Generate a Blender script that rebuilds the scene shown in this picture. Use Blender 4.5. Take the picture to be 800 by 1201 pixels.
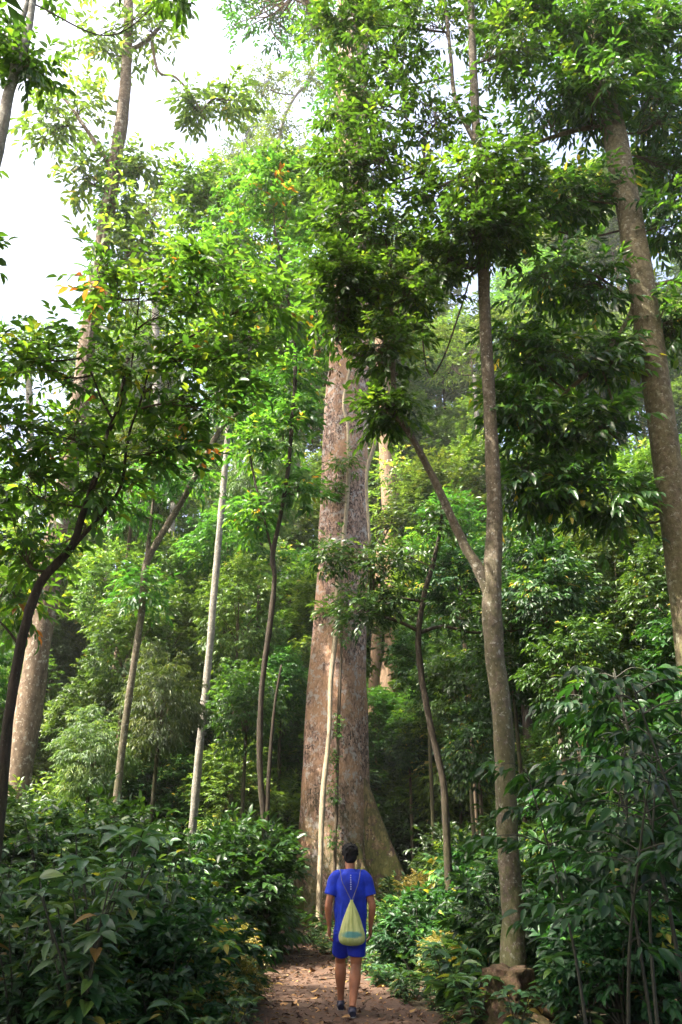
import bpy, math, random
import numpy as np
from mathutils import Vector

# ------------------------------------------------------------------ clear
for o in list(bpy.data.objects):
    bpy.data.objects.remove(o)
S = bpy.context.scene
COL = S.collection
R = math.radians

# ------------------------------------------------------------------ camera
F = 934.0                      # focal length in pixels of the 800 x 1201 photograph
PITCH = R(23.6)
CAMZ = 1.6
cam_d = bpy.data.cameras.new("camera")
cam = bpy.data.objects.new("camera", cam_d)
COL.objects.link(cam)
cam_d.sensor_fit = 'VERTICAL'
cam_d.sensor_height = 36.0
cam_d.lens = 36.0 * F / 1201.0
cam_d.clip_start = 0.05
cam_d.clip_end = 2000
cam.location = (0, 0, CAMZ)
cam.rotation_euler = (R(90) + PITCH, 0, 0)
S.camera = cam

# ------------------------------------------------------------------ sky, sun, exposure
SUN_EL, SUN_AZ = R(58), R(-112)         # azimuth from +Y towards +X (negative: from the left)
w = bpy.data.worlds.new("World")
S.world = w
w.use_nodes = True
nt = w.node_tree
sky = nt.nodes.new("ShaderNodeTexSky")
sky.sky_type = 'NISHITA'
sky.sun_disc = False
sky.sun_elevation = SUN_EL
sky.sun_rotation = SUN_AZ
sky.dust_density = 8.0
sky.air_density = 0.8
sky.ozone_density = 0.3
bg = nt.nodes["Background"]
bg.inputs["Strength"].default_value = 0.15
nt.links.new(sky.outputs[0], bg.inputs["Color"])
sl = bpy.data.lights.new("sun", 'SUN')
sl.energy = 4.2
sl.angle = R(1.0)
sl.color = (1.0, 0.93, 0.80)
sun = bpy.data.objects.new("sun", sl)
COL.objects.link(sun)
to_sun = Vector((math.sin(SUN_AZ) * math.cos(SUN_EL), math.cos(SUN_AZ) * math.cos(SUN_EL), math.sin(SUN_EL)))
sun.rotation_euler = to_sun.to_track_quat('Z', 'Y').to_euler()
sun.location = (-20, 5, 30)
S.view_settings.view_transform = 'Standard'
S.view_settings.look = 'None'
S.view_settings.exposure = 2.38
S.view_settings.gamma = 1.0
S.render.engine = 'CYCLES'
cy = S.cycles
cy.use_denoising = True
try:
    cy.denoiser = 'OPENIMAGEDENOISE'
    cy.denoising_input_passes = 'RGB_ALBEDO_NORMAL'
except Exception:
    pass
cy.max_bounces = 7
cy.diffuse_bounces = 4
cy.glossy_bounces = 2
cy.transmission_bounces = 5
cy.transparent_max_bounces = 6
cy.volume_bounces = 1
cy.sample_clamp_indirect = 4.0
cy.caustics_reflective = False
cy.caustics_refractive = False
HAZE = 0.00045

# ------------------------------------------------------------------ pixels to places
CF = np.array([0, math.cos(PITCH), math.sin(PITCH)])
CU = np.array([0, -math.sin(PITCH), math.cos(PITCH)])
CAM = np.array([0, 0, CAMZ])


def P(px, py, Y):
    d = CF * F + CU * (600.5 - py) + np.array([1.0, 0, 0]) * (px - 400.0)
    return CAM + d * (Y / d[1])


def mpp(p):
    """metres per photograph pixel at point p"""
    return float(np.dot(np.asarray(p) - CAM, CF)) / F


def vnoise(x, y, seed=0):
    """smooth value noise, vectorised"""
    x = np.asarray(x, float)
    y = np.asarray(y, float)
    xi, yi = np.floor(x), np.floor(y)
    fx, fy = x - xi, y - yi
    fx = fx * fx * (3 - 2 * fx)
    fy = fy * fy * (3 - 2 * fy)

    def h(a, b):
        v = np.sin(a * 127.1 + b * 311.7 + seed * 74.7) * 43758.5453
        return v - np.floor(v)
    return (h(xi, yi) * (1 - fx) + h(xi + 1, yi) * fx) * (1 - fy) + (h(xi, yi + 1) * (1 - fx) + h(xi + 1, yi + 1) * fx) * fy


def sstep(a, b, x):
    t = np.clip((np.asarray(x, float) - a) / (b - a), 0, 1)
    return t * t * (3 - 2 * t)


PATH_Y = [-30, 0, 6, 10.5, 14, 17, 20, 24, 28, 34, 40]
PATH_X = [0.0, 0.3, 0.15, -0.05, -0.5, -0.95, -1.35, -2.2, -3.6, -6.5, -10]
PATH_W = [1.0, 1.0, 1.0, 0.95, 0.75, 0.62, 0.5, 0.35, 0.3, 0.3, 0.3]


def path_x(y): return np.interp(y, PATH_Y, PATH_X)
def path_w(y): return np.interp(y, PATH_Y, PATH_W)


def H(x, y):
    x = np.asarray(x, float)
    y = np.asarray(y, float)
    off = np.abs(x - path_x(y))
    side = sstep(1.3, 9.0, off) * 0.9 * sstep(2, 9, y) * (1 - sstep(40, 60, y))
    hill = 0.46 * np.maximum(0, np.sqrt((np.maximum(y - 27, 0)) ** 2 + 16) - 4) * (1 - 0.9 * sstep(120, 170, y))
    hill = np.where(y > 27, hill, 0) + 0.10 * np.maximum(0, np.abs(x) - 14) * sstep(5, 40, y)
    bump = (vnoise(x * 0.7, y * 0.7, 1) - 0.5) * 0.18 * sstep(1.2, 2.2, off) + (vnoise(x * 0.12, y * 0.12, 2) - 0.5) * 3.0 * sstep(30, 60, y)
    return side + hill + bump


def Hs(x, y): return float(H(x, y))


# ------------------------------------------------------------------ meshes
class MB:
    """collects triangles and quads with a per-vertex vector attribute 'leaf' (u, v, tint)"""
    def __init__(self):
        self.v, self.a, self.t, self.q, self.n = [], [], [], [], 0

    def add(self, v, tris=None, quads=None, attr=None):
        v = np.asarray(v, float).reshape(-1, 3)
        if attr is None:
            attr = np.zeros_like(v)
        self.v.append(v)
        self.a.append(np.asarray(attr, float).reshape(-1, 3))
        if tris is not None and len(tris):
            self.t.append(np.asarray(tris, np.int64).reshape(-1, 3) + self.n)
        if quads is not None and len(quads):
            self.q.append(np.asarray(quads, np.int64).reshape(-1, 4) + self.n)
        self.n += len(v)

    def mesh(self, name, mat, smooth=True, origin=(0, 0, 0), attr=True):
        v = np.concatenate(self.v) - np.asarray(origin, float)
        t = np.concatenate(self.t) if self.t else np.zeros((0, 3), np.int64)
        q = np.concatenate(self.q) if self.q else np.zeros((0, 4), np.int64)
        me = bpy.data.meshes.new(name)
        me.vertices.add(len(v))
        me.vertices.foreach_set("co", v.astype(np.float32).ravel())
        nl = t.size + q.size
        me.loops.add(nl)
        me.loops.foreach_set("vertex_index", np.concatenate([t.ravel(), q.ravel()]).astype(np.int32))
        me.polygons.add(len(t) + len(q))
        ls = np.concatenate([np.arange(len(t)) * 3, t.size + np.arange(len(q)) * 4]).astype(np.int32)
        lt = np.concatenate([np.full(len(t), 3), np.full(len(q), 4)]).astype(np.int32)
        me.polygons.foreach_set("loop_start", ls)
        me.polygons.foreach_set("loop_total", lt)
        me.polygons.foreach_set("use_smooth", np.full(len(lt), smooth, bool))
        if attr:
            at = me.attributes.new("leaf", 'FLOAT_VECTOR', 'POINT')
            at.data.foreach_set("vector", np.concatenate(self.a).astype(np.float32).ravel())
        me.update(calc_edges=True)
        me.materials.append(mat)
        return me

    def build(self, name, mat, parent=None, smooth=True, origin=None, attr=True):
        if origin is None:
            origin = tuple(parent.location) if parent is not None else (0, 0, 0)
        o = bpy.data.objects.new(name, self.mesh(name, mat, smooth, origin, attr))
        COL.objects.link(o)
        if parent is not None:
            o.parent = parent
        return o


def thing(name, label, cat, loc=(0, 0, 0), group=None):
    o = bpy.data.objects.new(name, None)
    o.empty_display_size = 0.2
    COL.objects.link(o)
    o.location = tuple(float(c) for c in loc)
    tag(o, label, cat, group)
    return o


def tag(o, label=None, cat=None, group=None, kind=None):
    if label: o["label"] = label
    if cat: o["category"] = cat
    if group: o["group"] = group
    if kind: o["kind"] = kind
    return o


def copy_tree(o, parent=None):
    c = o.copy()
    COL.objects.link(c)
    if parent is not None:
        c.parent = parent
    for ch in list(o.children):
        copy_tree(ch, c)
    return c


def unit(v):
    v = np.asarray(v, float)
    return v / np.maximum(np.linalg.norm(v, axis=-1, keepdims=True), 1e-9)


def catmull(pts, n):
    """smooth polyline through points (k,d) -> (m,d)"""
    p = np.asarray(pts, float)
    p = np.concatenate([[2 * p[0] - p[1]], p, [2 * p[-1] - p[-2]]])
    out = []
    for i in range(1, len(p) - 2):
        t = np.linspace(0, 1, n, endpoint=False)[:, None]
        a, b, c, d = p[i - 1], p[i], p[i + 1], p[i + 2]
        out.append(0.5 * (2 * b + (c - a) * t + (2 * a - 5 * b + 4 * c - d) * t ** 2 + (3 * b - a - 3 * c + d) * t ** 3))
    out.append(p[-2][None])
    return np.concatenate(out)


def tube(mb, pts, rad, sides=8, rough=0.0, seed=0, cap=True, flute=None):
    """tapered tube along points; rough = relative radius noise"""
    pts = np.asarray(pts, float)
    m = len(pts)
    rad = np.interp(np.linspace(0, 1, m), np.linspace(0, 1, len(np.atleast_1d(rad))), np.atleast_1d(rad))
    tan = unit(np.gradient(pts, axis=0))
    ref = np.array([1.0, 0, 0]) if abs(tan[0][0]) < 0.8 else np.array([0, 1.0, 0])
    ns = []
    n = ref - tan[0] * np.dot(ref, tan[0])
    for i in range(m):
        n = n - tan[i] * np.dot(n, tan[i])
        n = n / max(np.linalg.norm(n), 1e-9)
        ns.append(n)
    ns = np.array(ns)
    bs = np.cross(tan, ns)
    th = np.linspace(0, 2 * math.pi, sides, endpoint=False)
    rr = np.repeat(rad[:, None], sides, 1)
    if rough:
        L = np.concatenate([[0], np.cumsum(np.linalg.norm(np.diff(pts, axis=0), axis=1))])
        rm = max(rad.mean(), 1e-4)
        A = np.cos(th)[None] * 1.6 + L[:, None] / (rm * 5)
        B = np.sin(th)[None] * 1.6 + L[:, None] / (rm * 7)
        rr = rr * (1 + rough * (vnoise(A, B, seed) - 0.5) * 2 + rough * 0.5 * (vnoise(A * 3, B * 3, seed + 5) - 0.5) * 2)
    if flute is not None:
        rr = rr * flute(th[None, :], np.linspace(0, 1, m)[:, None])
    v = pts[:, None] + ns[:, None] * (np.cos(th)[None, :, None] * rr[..., None]) + bs[:, None] * (np.sin(th)[None, :, None] * rr[..., None])
    i = np.arange(m - 1)[:, None] * sides
    j = np.arange(sides)[None]
    jn = (j + 1) % sides
    q = np.stack([i + j, i + jn, i + sides + jn, i + sides + j], -1).reshape(-1, 4)
    v = v.reshape(-1, 3)
    tr = None
    if cap:
        v = np.concatenate([v, pts[:1], pts[-1:]])
        a, b = m * sides, m * sides + 1
        tr = [(a, (k + 1) % sides, k) for k in range(sides)] + [(b, (m - 1) * sides + k, (m - 1) * sides + (k + 1) % sides) for k in range(sides)]
    mb.add(v, tr, q)


# ------------------------------------------------------------------ leaves
def leaf_template(kind):
    if kind == 'far':
        v = np.array([(0, 0, 0), (.42, -.5, .10), (1, 0, -.06), (.42, .5, .10)])
        t = np.array([(0, 1, 2), (0, 2, 3)])
        q = np.zeros((0, 4), int)
        s = np.array([0, -1, 0, 1])
        return v, t, q, s
    us = [.30, .66] if kind == 'mid' else [.10, .26, .46, .66, .85]
    ws = [.46, .40] if kind == 'mid' else [.22, .44, .50, .40, .20]
    v = [(0, 0, 0)]
    s = [0]
    for u, hw in zip(us, ws):
        dz = -.22 * u * u
        for k in (-1, 0, 1):
            v.append((u, k * hw, dz + abs(k) * hw * 0.22))
            s.append(k)
    v.append((1, 0, -.24))
    s.append(0)
    t, q = [(0, 1, 2), (0, 2, 3)], []
    n = len(us)
    t = [(0, 2, 1), (0, 3, 2)]
    for r in range(n - 1):
        a = 1 + 3 * r
        q += [(a, a + 1, a + 4, a + 3), (a + 1, a + 2, a + 5, a + 4)]
    a = 1 + 3 * (n - 1)
    e = len(v) - 1
    t += [(a, a + 1, e), (a + 1, a + 2, e)]
    return np.array(v, float), np.array(t), np.array(q).reshape(-1, 4), np.array(s, float)


TPL = {k: leaf_template(k) for k in ('far', 'mid', 'near')}


def add_leaves(mb, pos, dirs, nrm, length, width, tint, kind='mid'):
    v, t, q, s = TPL[kind]
    N = len(pos)
    d = unit(dirs)
    n = nrm - d * np.sum(nrm * d, 1, keepdims=True)
    n = unit(n)
    b = np.cross(n, d)
    length = np.broadcast_to(length, (N,))[:, None, None]
    width = np.broadcast_to(width, (N,))[:, None, None]
    V = pos[:, None] + d[:, None] * (v[None, :, :1] * length) + b[:, None] * (v[None, :, 1:2] * width) + n[:, None] * (v[None, :, 2:3] * length)
    k = len(v)
    base = (np.arange(N) * k)[:, None, None]
    A = np.zeros((N, k, 3))
    A[..., 0] = v[None, :, 0]
    A[..., 1] = s[None]
    A[..., 2] = np.asarray(tint)[:, None]
    mb.add(V.reshape(-1, 3), (t[None] + base).reshape(-1, 3) if len(t) else None, (q[None] + base).reshape(-1, 4) if len(q) else None, A.reshape(-1, 3))


def sprays(mb, rng, pos, out, nl, twig, leaf, aspect, droop=0.35, kind='mid', tint=None, flat=0.5, tmb=None, twr=0.004, org=None):
    """leafy twigs: at each pos a twig grows along 'out' with nl alternate leaves"""
    N = len(pos)
    out = unit(out)
    up = np.array([0, 0, 1.0])
    side = np.cross(out, up) + rng.normal(0, .15, (N, 3))
    side = unit(side)
    if tint is None:
        tint = rng.random(N)
    tl = twig * rng.uniform(.6, 1.25, N)
    ps, ds, ns, ti, ln = [], [], [], [], []
    for i in range(nl):
        f = (i + 0.6) / nl
        sg = 1 if i % 2 else -1
        last = i == nl - 1
        p = pos + out * (tl * f)[:, None] + up * (-droop * .35 * tl * f * f)[:, None]
        d = out * (0.65 + .5 * f) + side * (0 if last else sg * (1.0 - .45 * f)) + rng.normal(0, .22, (N, 3))
        d[:, 2] -= droop * (0.4 + .8 * rng.random(N))
        n = up * flat + np.cross(side, out) * .3 + rng.normal(0, .38, (N, 3)) + out * .1
        n[:, 2] = np.abs(n[:, 2]) + .05
        ps.append(p); ds.append(d); ns.append(n)
        ti.append(np.clip(tint + rng.normal(0, .13, N), 0, 1))
        ln.append(leaf * rng.uniform(.6, 1.2, N))
    ln = np.concatenate(ln)
    add_leaves(mb, np.concatenate(ps), np.concatenate(ds), np.concatenate(ns), ln, ln * aspect * rng.uniform(.8, 1.2, len(ln)), np.concatenate(ti), kind)
    if tmb is not None:
        for k in range(N):
            e = pos[k] + out[k] * tl[k] + up * (-droop * .35 * tl[k])
            tube(tmb, [pos[k] if org is None else org, (pos[k] if org is not None else (pos[k] + e) / 2) + up * .01, e], [twr, twr * .5], 3, cap=False)


def ball(rng, n):
    v = unit(rng.normal(size=(n, 3)))
    return v * (rng.random((n, 1)) ** (1 / 2.4))


def clump_crown(rng, leaf_mb, root, wood_mat, blobs, attach, leaf=.18, aspect=.42, nsub=10, nspray=10, nl=7, twig=.45, droop=.35,
                kind='mid', sub_r=.45, limb_r=.03, twigs=True, tint_bias=0.0, flat=.5):
    """blobs: list of (centre, radii); attach: (k,3) points of trunk or limbs the branches leave from"""
    attach = np.asarray(attach, float)
    for bi, (c, r) in enumerate(blobs):
        c = np.asarray(c, float)
        r = np.asarray(r, float)
        r = np.maximum(r - .25 * (twig * .8 + leaf * .6 + sub_r * .5), r * .5)
        nsub_, nspray_ = int(nsub * 1.7), max(4, int(nspray * .66))
        wood_mb = MB()
        # limb from the trunk to the blob
        low = c - np.array([0, 0, r[2] * .5])
        dist = np.linalg.norm(attach - low, axis=1) + np.maximum(0, attach[:, 2] - c[2]) * 1.5
        a = attach[np.argmin(dist)]
        mid = (a + c) / 2 + rng.normal(0, .12, 3) * np.linalg.norm(c - a) + np.array([0, 0, -.06 * np.linalg.norm(c - a)])
        limb = catmull([a, mid, c], 7)
        tube(wood_mb, limb, [limb_r, limb_r * .45], 6, rough=.12, seed=bi)
        off = ball(rng, nsub_)
        subs = c + off * r
        for sc, o in zip(subs, off):
            st = limb[rng.integers(5, len(limb))]
            mm = (st + sc) / 2 + rng.normal(0, .10, 3) * np.linalg.norm(sc - st)
            tube(wood_mb, catmull([st, mm, sc], 4), [limb_r * .42, limb_r * .16], 4, cap=False)
            rr = sub_r * rng.uniform(.7, 1.3)
            po = ball(rng, nspray_) * rr * np.array([1, 1, .9])
            pos = sc + po * .8
            outd = po / max(rr, .01) * .8 + unit((o * r)[None])[0] * .4 + rng.normal(0, .45, (nspray_, 3))
            outd[:, 2] *= .6
            t0 = np.clip(rng.normal(.42, .16) + tint_bias, 0, 1)
            tn = np.clip(t0 + rng.normal(0, .1, nspray_), 0, 1)
            sprays(leaf_mb, rng, pos, outd, nl, twig, leaf, aspect, droop, kind, tn, flat, wood_mb if twigs else None, .004, sc)
        wood_mb.build("branch", wood_mat, root)


# ------------------------------------------------------------------ materials
def new_mat(name):
    m = bpy.data.materials.new(name)
    m.use_nodes = True
    t = m.node_tree
    return m, t, t.nodes["Principled BSDF"], t.nodes["Material Output"]


def N(t, typ, **kw):
    n = t.nodes.new(typ)
    for k, v in kw.items():
        setattr(n, k, v)
    return n


def ramp(t, stops, fac=None, interp='LINEAR'):
    r = N(t, "ShaderNodeValToRGB")
    r.color_ramp.interpolation = interp
    el = r.color_ramp.elements
    while len(el) < len(stops):
        el.new(0.5)
    for e, (p, c) in zip(el, stops):
        e.position = p
        e.color = (*c, 1) if len(c) == 3 else c
    if fac is not None:
        t.links.new(fac, r.inputs[0])
    return r


def mixc(t, fac, a, b, blend='MIX'):
    m = N(t, "ShaderNodeMix", data_type='RGBA', blend_type=blend)
    if isinstance(fac, (int, float)): m.inputs[0].default_value = fac
    else: t.links.new(fac, m.inputs[0])
    for i, x in ((6, a), (7, b)):
        if isinstance(x, tuple): m.inputs[i].default_value = (*x, 1)
        else: t.links.new(x, m.inputs[i])
    return m.outputs[2]


def mathn(t, op, a, b=None, clamp=False):
    m = N(t, "ShaderNodeMath", operation=op, use_clamp=clamp)
    for i, x in ((0, a), (1, b)):
        if x is None: continue
        if isinstance(x, (int, float)): m.inputs[i].default_value = x
        else: t.links.new(x, m.inputs[i])
    return m.outputs[0]


def noise(t, scale, detail=4, rough=.6, vec=None, dim='3D'):
    n = N(t, "ShaderNodeTexNoise")
    n.inputs["Scale"].default_value = scale
    n.inputs["Detail"].default_value = detail
    n.inputs["Roughness"].default_value = rough
    if vec is not None: t.links.new(vec, n.inputs["Vector"])
    return n


def coords(t, scale=(1, 1, 1), out="Object"):
    tc = N(t, "ShaderNodeTexCoord")
    mp = N(t, "ShaderNodeMapping")
    mp.inputs["Scale"].default_value = scale
    t.links.new(tc.outputs[out], mp.inputs["Vector"])
    return mp.outputs[0]


def leaf_mat(name, stops, rough=.42, trans=.38, vein=False, boost=1.7, spec=.5, var=.25):
    m, t, b, out = new_mat(name)
    at = N(t, "ShaderNodeAttribute", attribute_name="leaf")
    sp = N(t, "ShaderNodeSeparateXYZ")
    t.links.new(at.outputs["Vector"], sp.inputs[0])
    col = ramp(t, stops, sp.outputs[2]).outputs[0]
    oi = N(t, "ShaderNodeObjectInfo")
    hs = N(t, "ShaderNodeHueSaturation")
    hue = mathn(t, 'MULTIPLY_ADD', oi.outputs["Random"], .035)
    hue.node.inputs[2].default_value = .4825
    t.links.new(hue, hs.inputs["Hue"])
    val = mathn(t, 'MULTIPLY_ADD', mathn(t, 'FRACT', mathn(t, 'MULTIPLY', oi.outputs["Random"], 7.13)), 2 * var)
    val.node.inputs[2].default_value = 1 - var
    t.links.new(val, hs.inputs["Value"])
    t.links.new(col, hs.inputs["Color"])
    col = hs.outputs[0]
    # blotches on each leaf
    nz = noise(t, 9.0, 3, .6, coords(t))
    col = mixc(t, .55, col, ramp(t, [(.3, (.55, .6, .5)), (.7, (1.15, 1.1, 1.0))], nz.outputs[0]).outputs[0], 'MULTIPLY')
    if vein:
        av = mathn(t, 'ABSOLUTE', sp.outputs[1])
        rib = mathn(t, 'LESS_THAN', av, .07)
        sv = mathn(t, 'SINE', mathn(t, 'MULTIPLY', mathn(t, 'SUBTRACT', sp.outputs[0], mathn(t, 'MULTIPLY', av, .16)), 62.0))
        sv = mathn(t, 'GREATER_THAN', sv, .86)
        vn = mathn(t, 'MAXIMUM', mathn(t, 'MULTIPLY', rib, .8), mathn(t, 'MULTIPLY', sv, .35))
        lighter = mixc(t, 1.0, col, (1.5, 1.4, 1.3), 'MULTIPLY')
        col = mixc(t, vn, col, lighter)
        bp = N(t, "ShaderNodeBump")
        bp.inputs["Strength"].default_value = .35
        bp.inputs["Distance"].default_value = .004
        t.links.new(mathn(t, 'SUBTRACT', 1.0, vn), bp.inputs["Height"])
        t.links.new(bp.outputs[0], b.inputs["Normal"])
    t.links.new(col, b.inputs["Base Color"])
    b.inputs["Roughness"].default_value = rough
    b.inputs["Specular IOR Level"].default_value = spec
    tr = N(t, "ShaderNodeBsdfTranslucent")
    tc = mixc(t, 1.0, col, (boost * 1.15, boost, boost * .45), 'MULTIPLY')
    t.links.new(tc, tr.inputs["Color"])
    mx = N(t, "ShaderNodeMixShader")
    mx.inputs[0].default_value = trans
    t.links.new(b.outputs[0], mx.inputs[1])
    t.links.new(tr.outputs[0], mx.inputs[2])
    t.links.new(mx.outputs[0], out.inputs["Surface"])
    return m


def bark_mat(name, dark, light, lichen=None, lich_amt=.5, moss=0.0, scale=1.0, bump=.6, moss_h=2.5, stretch=.28, warm=None, flakes=0):
    m, t, b, out = new_mat(name)
    v = coords(t, (1, 1, stretch))
    n1 = noise(t, 9 * scale, 8, .68, v)
    n2 = noise(t, 2.2 * scale, 4, .6, v)
    n3 = noise(t, 34 * scale, 4, .7, coords(t, (1, 1, .6)))
    c = ramp(t, [(.32, dark), (.68, light)], n1.outputs[0]).outputs[0]
    c = mixc(t, .5, c, ramp(t, [(.3, (.42, .42, .42)), (.7, (1.5, 1.42, 1.35))], n2.outputs[0]).outputs[0], 'MULTIPLY')
    if flakes:
        vf = N(t, "ShaderNodeTexVoronoi")
        vf.inputs["Scale"].default_value = flakes
        nw = noise(t, flakes * .6, 3, .6, coords(t, (1, 1, .6)))
        wv = N(t, "ShaderNodeVectorMath", operation='MULTIPLY_ADD')
        t.links.new(nw.outputs["Color"], wv.inputs[0])
        wv.inputs[1].default_value = (.14, .14, .14)
        t.links.new(coords(t, (1, 1, .55)), wv.inputs[2])
        t.links.new(wv.outputs[0], vf.inputs["Vector"])
        sv = N(t, "ShaderNodeSeparateColor")
        t.links.new(vf.outputs["Color"], sv.inputs[0])
        c = mixc(t, .75, c, ramp(t, [(0, (.52, .49, .48)), (.5, (.94, .92, .92)), (1, (1.45, 1.42, 1.4))], sv.outputs[0]).outputs[0], 'MULTIPLY')
        c = mixc(t, mathn(t, 'GREATER_THAN', vf.outputs["Distance"], .60), c, (.062, .042, .034))
    if warm is not None:
        n5 = noise(t, 1.1 * scale, 3, .6, coords(t))
        c = mixc(t, ramp(t, [(.46, (0, 0, 0)), (.60, (.65, .65, .65))], n5.outputs[0]).outputs[0], c, warm)
    if lichen is not None:
        n4 = noise(t, 5.5 * scale, 6, .72, coords(t))
        fac = ramp(t, [(.66 - .2 * lich_amt, (0, 0, 0)), (.72 - .2 * lich_amt, (.85, .85, .85))], n4.outputs[0]).outputs[0]
        c = mixc(t, fac, c, lichen)
        # small pale flecks
        vo = N(t, "ShaderNodeTexVoronoi")
        vo.inputs["Scale"].default_value = 12 * scale
        t.links.new(coords(t, (1, 1, .5)), vo.inputs["Vector"])
        ff = mathn(t, 'MULTIPLY', mathn(t, 'LESS_THAN', vo.outputs["Distance"], .20), mathn(t, 'GREATER_THAN', n3.outputs[0], .52))
        c = mixc(t, mathn(t, 'MULTIPLY', ff, .7), c, tuple(min(.6, x * 1.25) for x in lichen))
    if moss:
        tc = N(t, "ShaderNodeTexCoord")
        sx = N(t, "ShaderNodeSeparateXYZ")
        t.links.new(tc.outputs["Object"], sx.inputs[0])
        hgt = mathn(t, 'SUBTRACT', 1.0, mathn(t, 'DIVIDE', sx.outputs[2], moss_h), True)
        nm = noise(t, 3.0 * scale, 5, .65, coords(t))
        f = mathn(t, 'MULTIPLY', mathn(t, 'MULTIPLY', hgt, moss), mathn(t, 'GREATER_THAN', nm.outputs[0], .47))
        mossc = ramp(t, [(.3, (.035, .05, .008)), (.7, (.10, .12, .02))], n3.outputs[0]).outputs[0]
        c = mixc(t, f, c, mossc)
    t.links.new(c, b.inputs["Base Color"])
    b.inputs["Roughness"].default_value = .88
    b.inputs["Specular IOR Level"].default_value = .25
    bp = N(t, "ShaderNodeBump")
    bp.inputs["Strength"].default_value = bump
    bp.inputs["Distance"].default_value = .03
    hh = mathn(t, 'ADD', n1.outputs[0], mathn(t, 'MULTIPLY', n3.outputs[0], .5))
    t.links.new(hh, bp.inputs["Height"])
    t.links.new(bp.outputs[0], b.inputs["Normal"])
    return m


def plain_mat(name, col, rough=.7, nscale=30, namt=.25, bump=.15, dist=.004, spec=.4):
    m, t, b, out = new_mat(name)
    n = noise(t, nscale, 4, .6, coords(t))
    lo = tuple(x * (1 - namt) for x in col)
    hi = tuple(min(1, x * (1 + namt)) for x in col)
    c = ramp(t, [(.3, lo), (.7, hi)], n.outputs[0]).outputs[0]
    t.links.new(c, b.inputs["Base Color"])
    b.inputs["Roughness"].default_value = rough
    b.inputs["Specular IOR Level"].default_value = spec
    bp = N(t, "ShaderNodeBump")
    bp.inputs["Strength"].default_value = bump
    bp.inputs["Distance"].default_value = dist
    t.links.new(n.outputs[0], bp.inputs["Height"])
    t.links.new(bp.outputs[0], b.inputs["Normal"])
    return m


M = {}
G = lambda a, b, c: (a, b, c)
M['leaf_fore'] = leaf_mat("foreground leaves", [(0, G(.016, .052, .023)), (.4, G(.029, .087, .036)), (.75, G(.058, .136, .044)), (.93, G(.10, .20, .03)), (.97, G(.30, .27, .05)), (1, G(.22, .11, .03))], rough=.38, trans=.30, vein=True, spec=.55)
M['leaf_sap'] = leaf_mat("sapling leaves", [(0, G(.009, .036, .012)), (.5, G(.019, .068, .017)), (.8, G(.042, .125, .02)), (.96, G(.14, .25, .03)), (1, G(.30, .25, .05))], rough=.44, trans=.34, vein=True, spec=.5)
M['leaf_left'] = leaf_mat("yellowing leaves", [(0, G(.019, .066, .013)), (.4, G(.040, .122, .020)), (.7, G(.074, .175, .024)), (.88, G(.16, .24, .03)), (.96, G(.32, .25, .03)), (1, G(.28, .12, .03))], trans=.5, boost=2.1)
M['leaf_dark'] = leaf_mat("dark glossy leaves", [(0, G(.014, .052, .011)), (.45, G(.032, .105, .015)), (.8, G(.066, .18, .02)), (1, G(.15, .26, .03))], rough=.36, trans=.48, boost=2.0)
M['leaf_right'] = leaf_mat("long drooping leaves", [(0, G(.012, .042, .010)), (.45, G(.030, .095, .014)), (.75, G(.075, .18, .02)), (.97, G(.18, .27, .03)), (1, G(.36, .30, .05))], rough=.34, trans=.48, boost=2.1)
M['leaf_lush'] = leaf_mat("lush bright leaves", [(0, G(.022, .072, .014)), (.5, G(.046, .130, .022)), (.85, G(.085, .195, .028)), (1, G(.17, .27, .040))], trans=.46, boost=1.9)
M['leaf_hill'] = leaf_mat("hillside leaves", [(0, G(.030, .070, .016)), (.45, G(.068, .135, .024)), (.8, G(.115, .19, .033)), (.97, G(.16, .22, .05)), (1, G(.26, .24, .07))], trans=.42, boost=1.7, var=.4)
M['leaf_bush'] = leaf_mat("thicket leaves", [(0, G(.013, .042, .010)), (.5, G(.031, .086, .015)), (.82, G(.068, .15, .022)), (.95, G(.15, .23, .04)), (1, G(.36, .30, .10))], rough=.4, trans=.36, var=.35)
M['leaf_pale'] = leaf_mat("feathery pale leaves", [(0, G(.045, .095, .035)), (.6, G(.085, .155, .05)), (1, G(.17, .23, .07))], trans=.42, boost=1.5)
M['leaf_straw'] = leaf_mat("straw coloured leaves", [(0, G(.10, .14, .03)), (.5, G(.22, .21, .05)), (1, G(.42, .34, .14))], trans=.36, boost=1.3)
M['litter'] = leaf_mat("fallen leaves", [(0, G(.024, .013, .009)), (.4, G(.058, .030, .017)), (.78, G(.115, .060, .03)), (.95, G(.34, .20, .09)), (1, G(.42, .30, .08))], rough=.7, trans=.12, boost=1.1, spec=.25)

M['bark_giant'] = bark_mat("flaky pinkish bark", (.12, .074, .057), (.40, .280, .215), lichen=(.36, .33, .30), lich_amt=.62, moss=.7, moss_h=4.0, scale=.8, bump=1.0, stretch=.45, warm=(.40, .235, .135), flakes=19)
M['bark_mossy'] = bark_mat("mossy buttress bark", (.075, .055, .030), (.20, .15, .085), lichen=(.28, .26, .18), lich_amt=.25, moss=.95, moss_h=5.0, scale=.8, bump=.8, flakes=14)
M['bark_slender'] = bark_mat("mottled brown bark", (.048, .040, .027), (.165, .138, .098), lichen=(.31, .30, .25), lich_amt=.40, moss=.5, moss_h=7, scale=2.2, stretch=.7)
M['bark_right'] = bark_mat("olive brown bark", (.062, .050, .029), (.185, .155, .095), lichen=(.26, .25, .18), lich_amt=.5, moss=.4, moss_h=14, scale=1.8, stretch=.8)
M['bark_pale'] = bark_mat("pale grey bark", (.12, .112, .092), (.255, .240, .205), lichen=(.36, .35, .31), lich_amt=.5, scale=2.0, stretch=.7)
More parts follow.
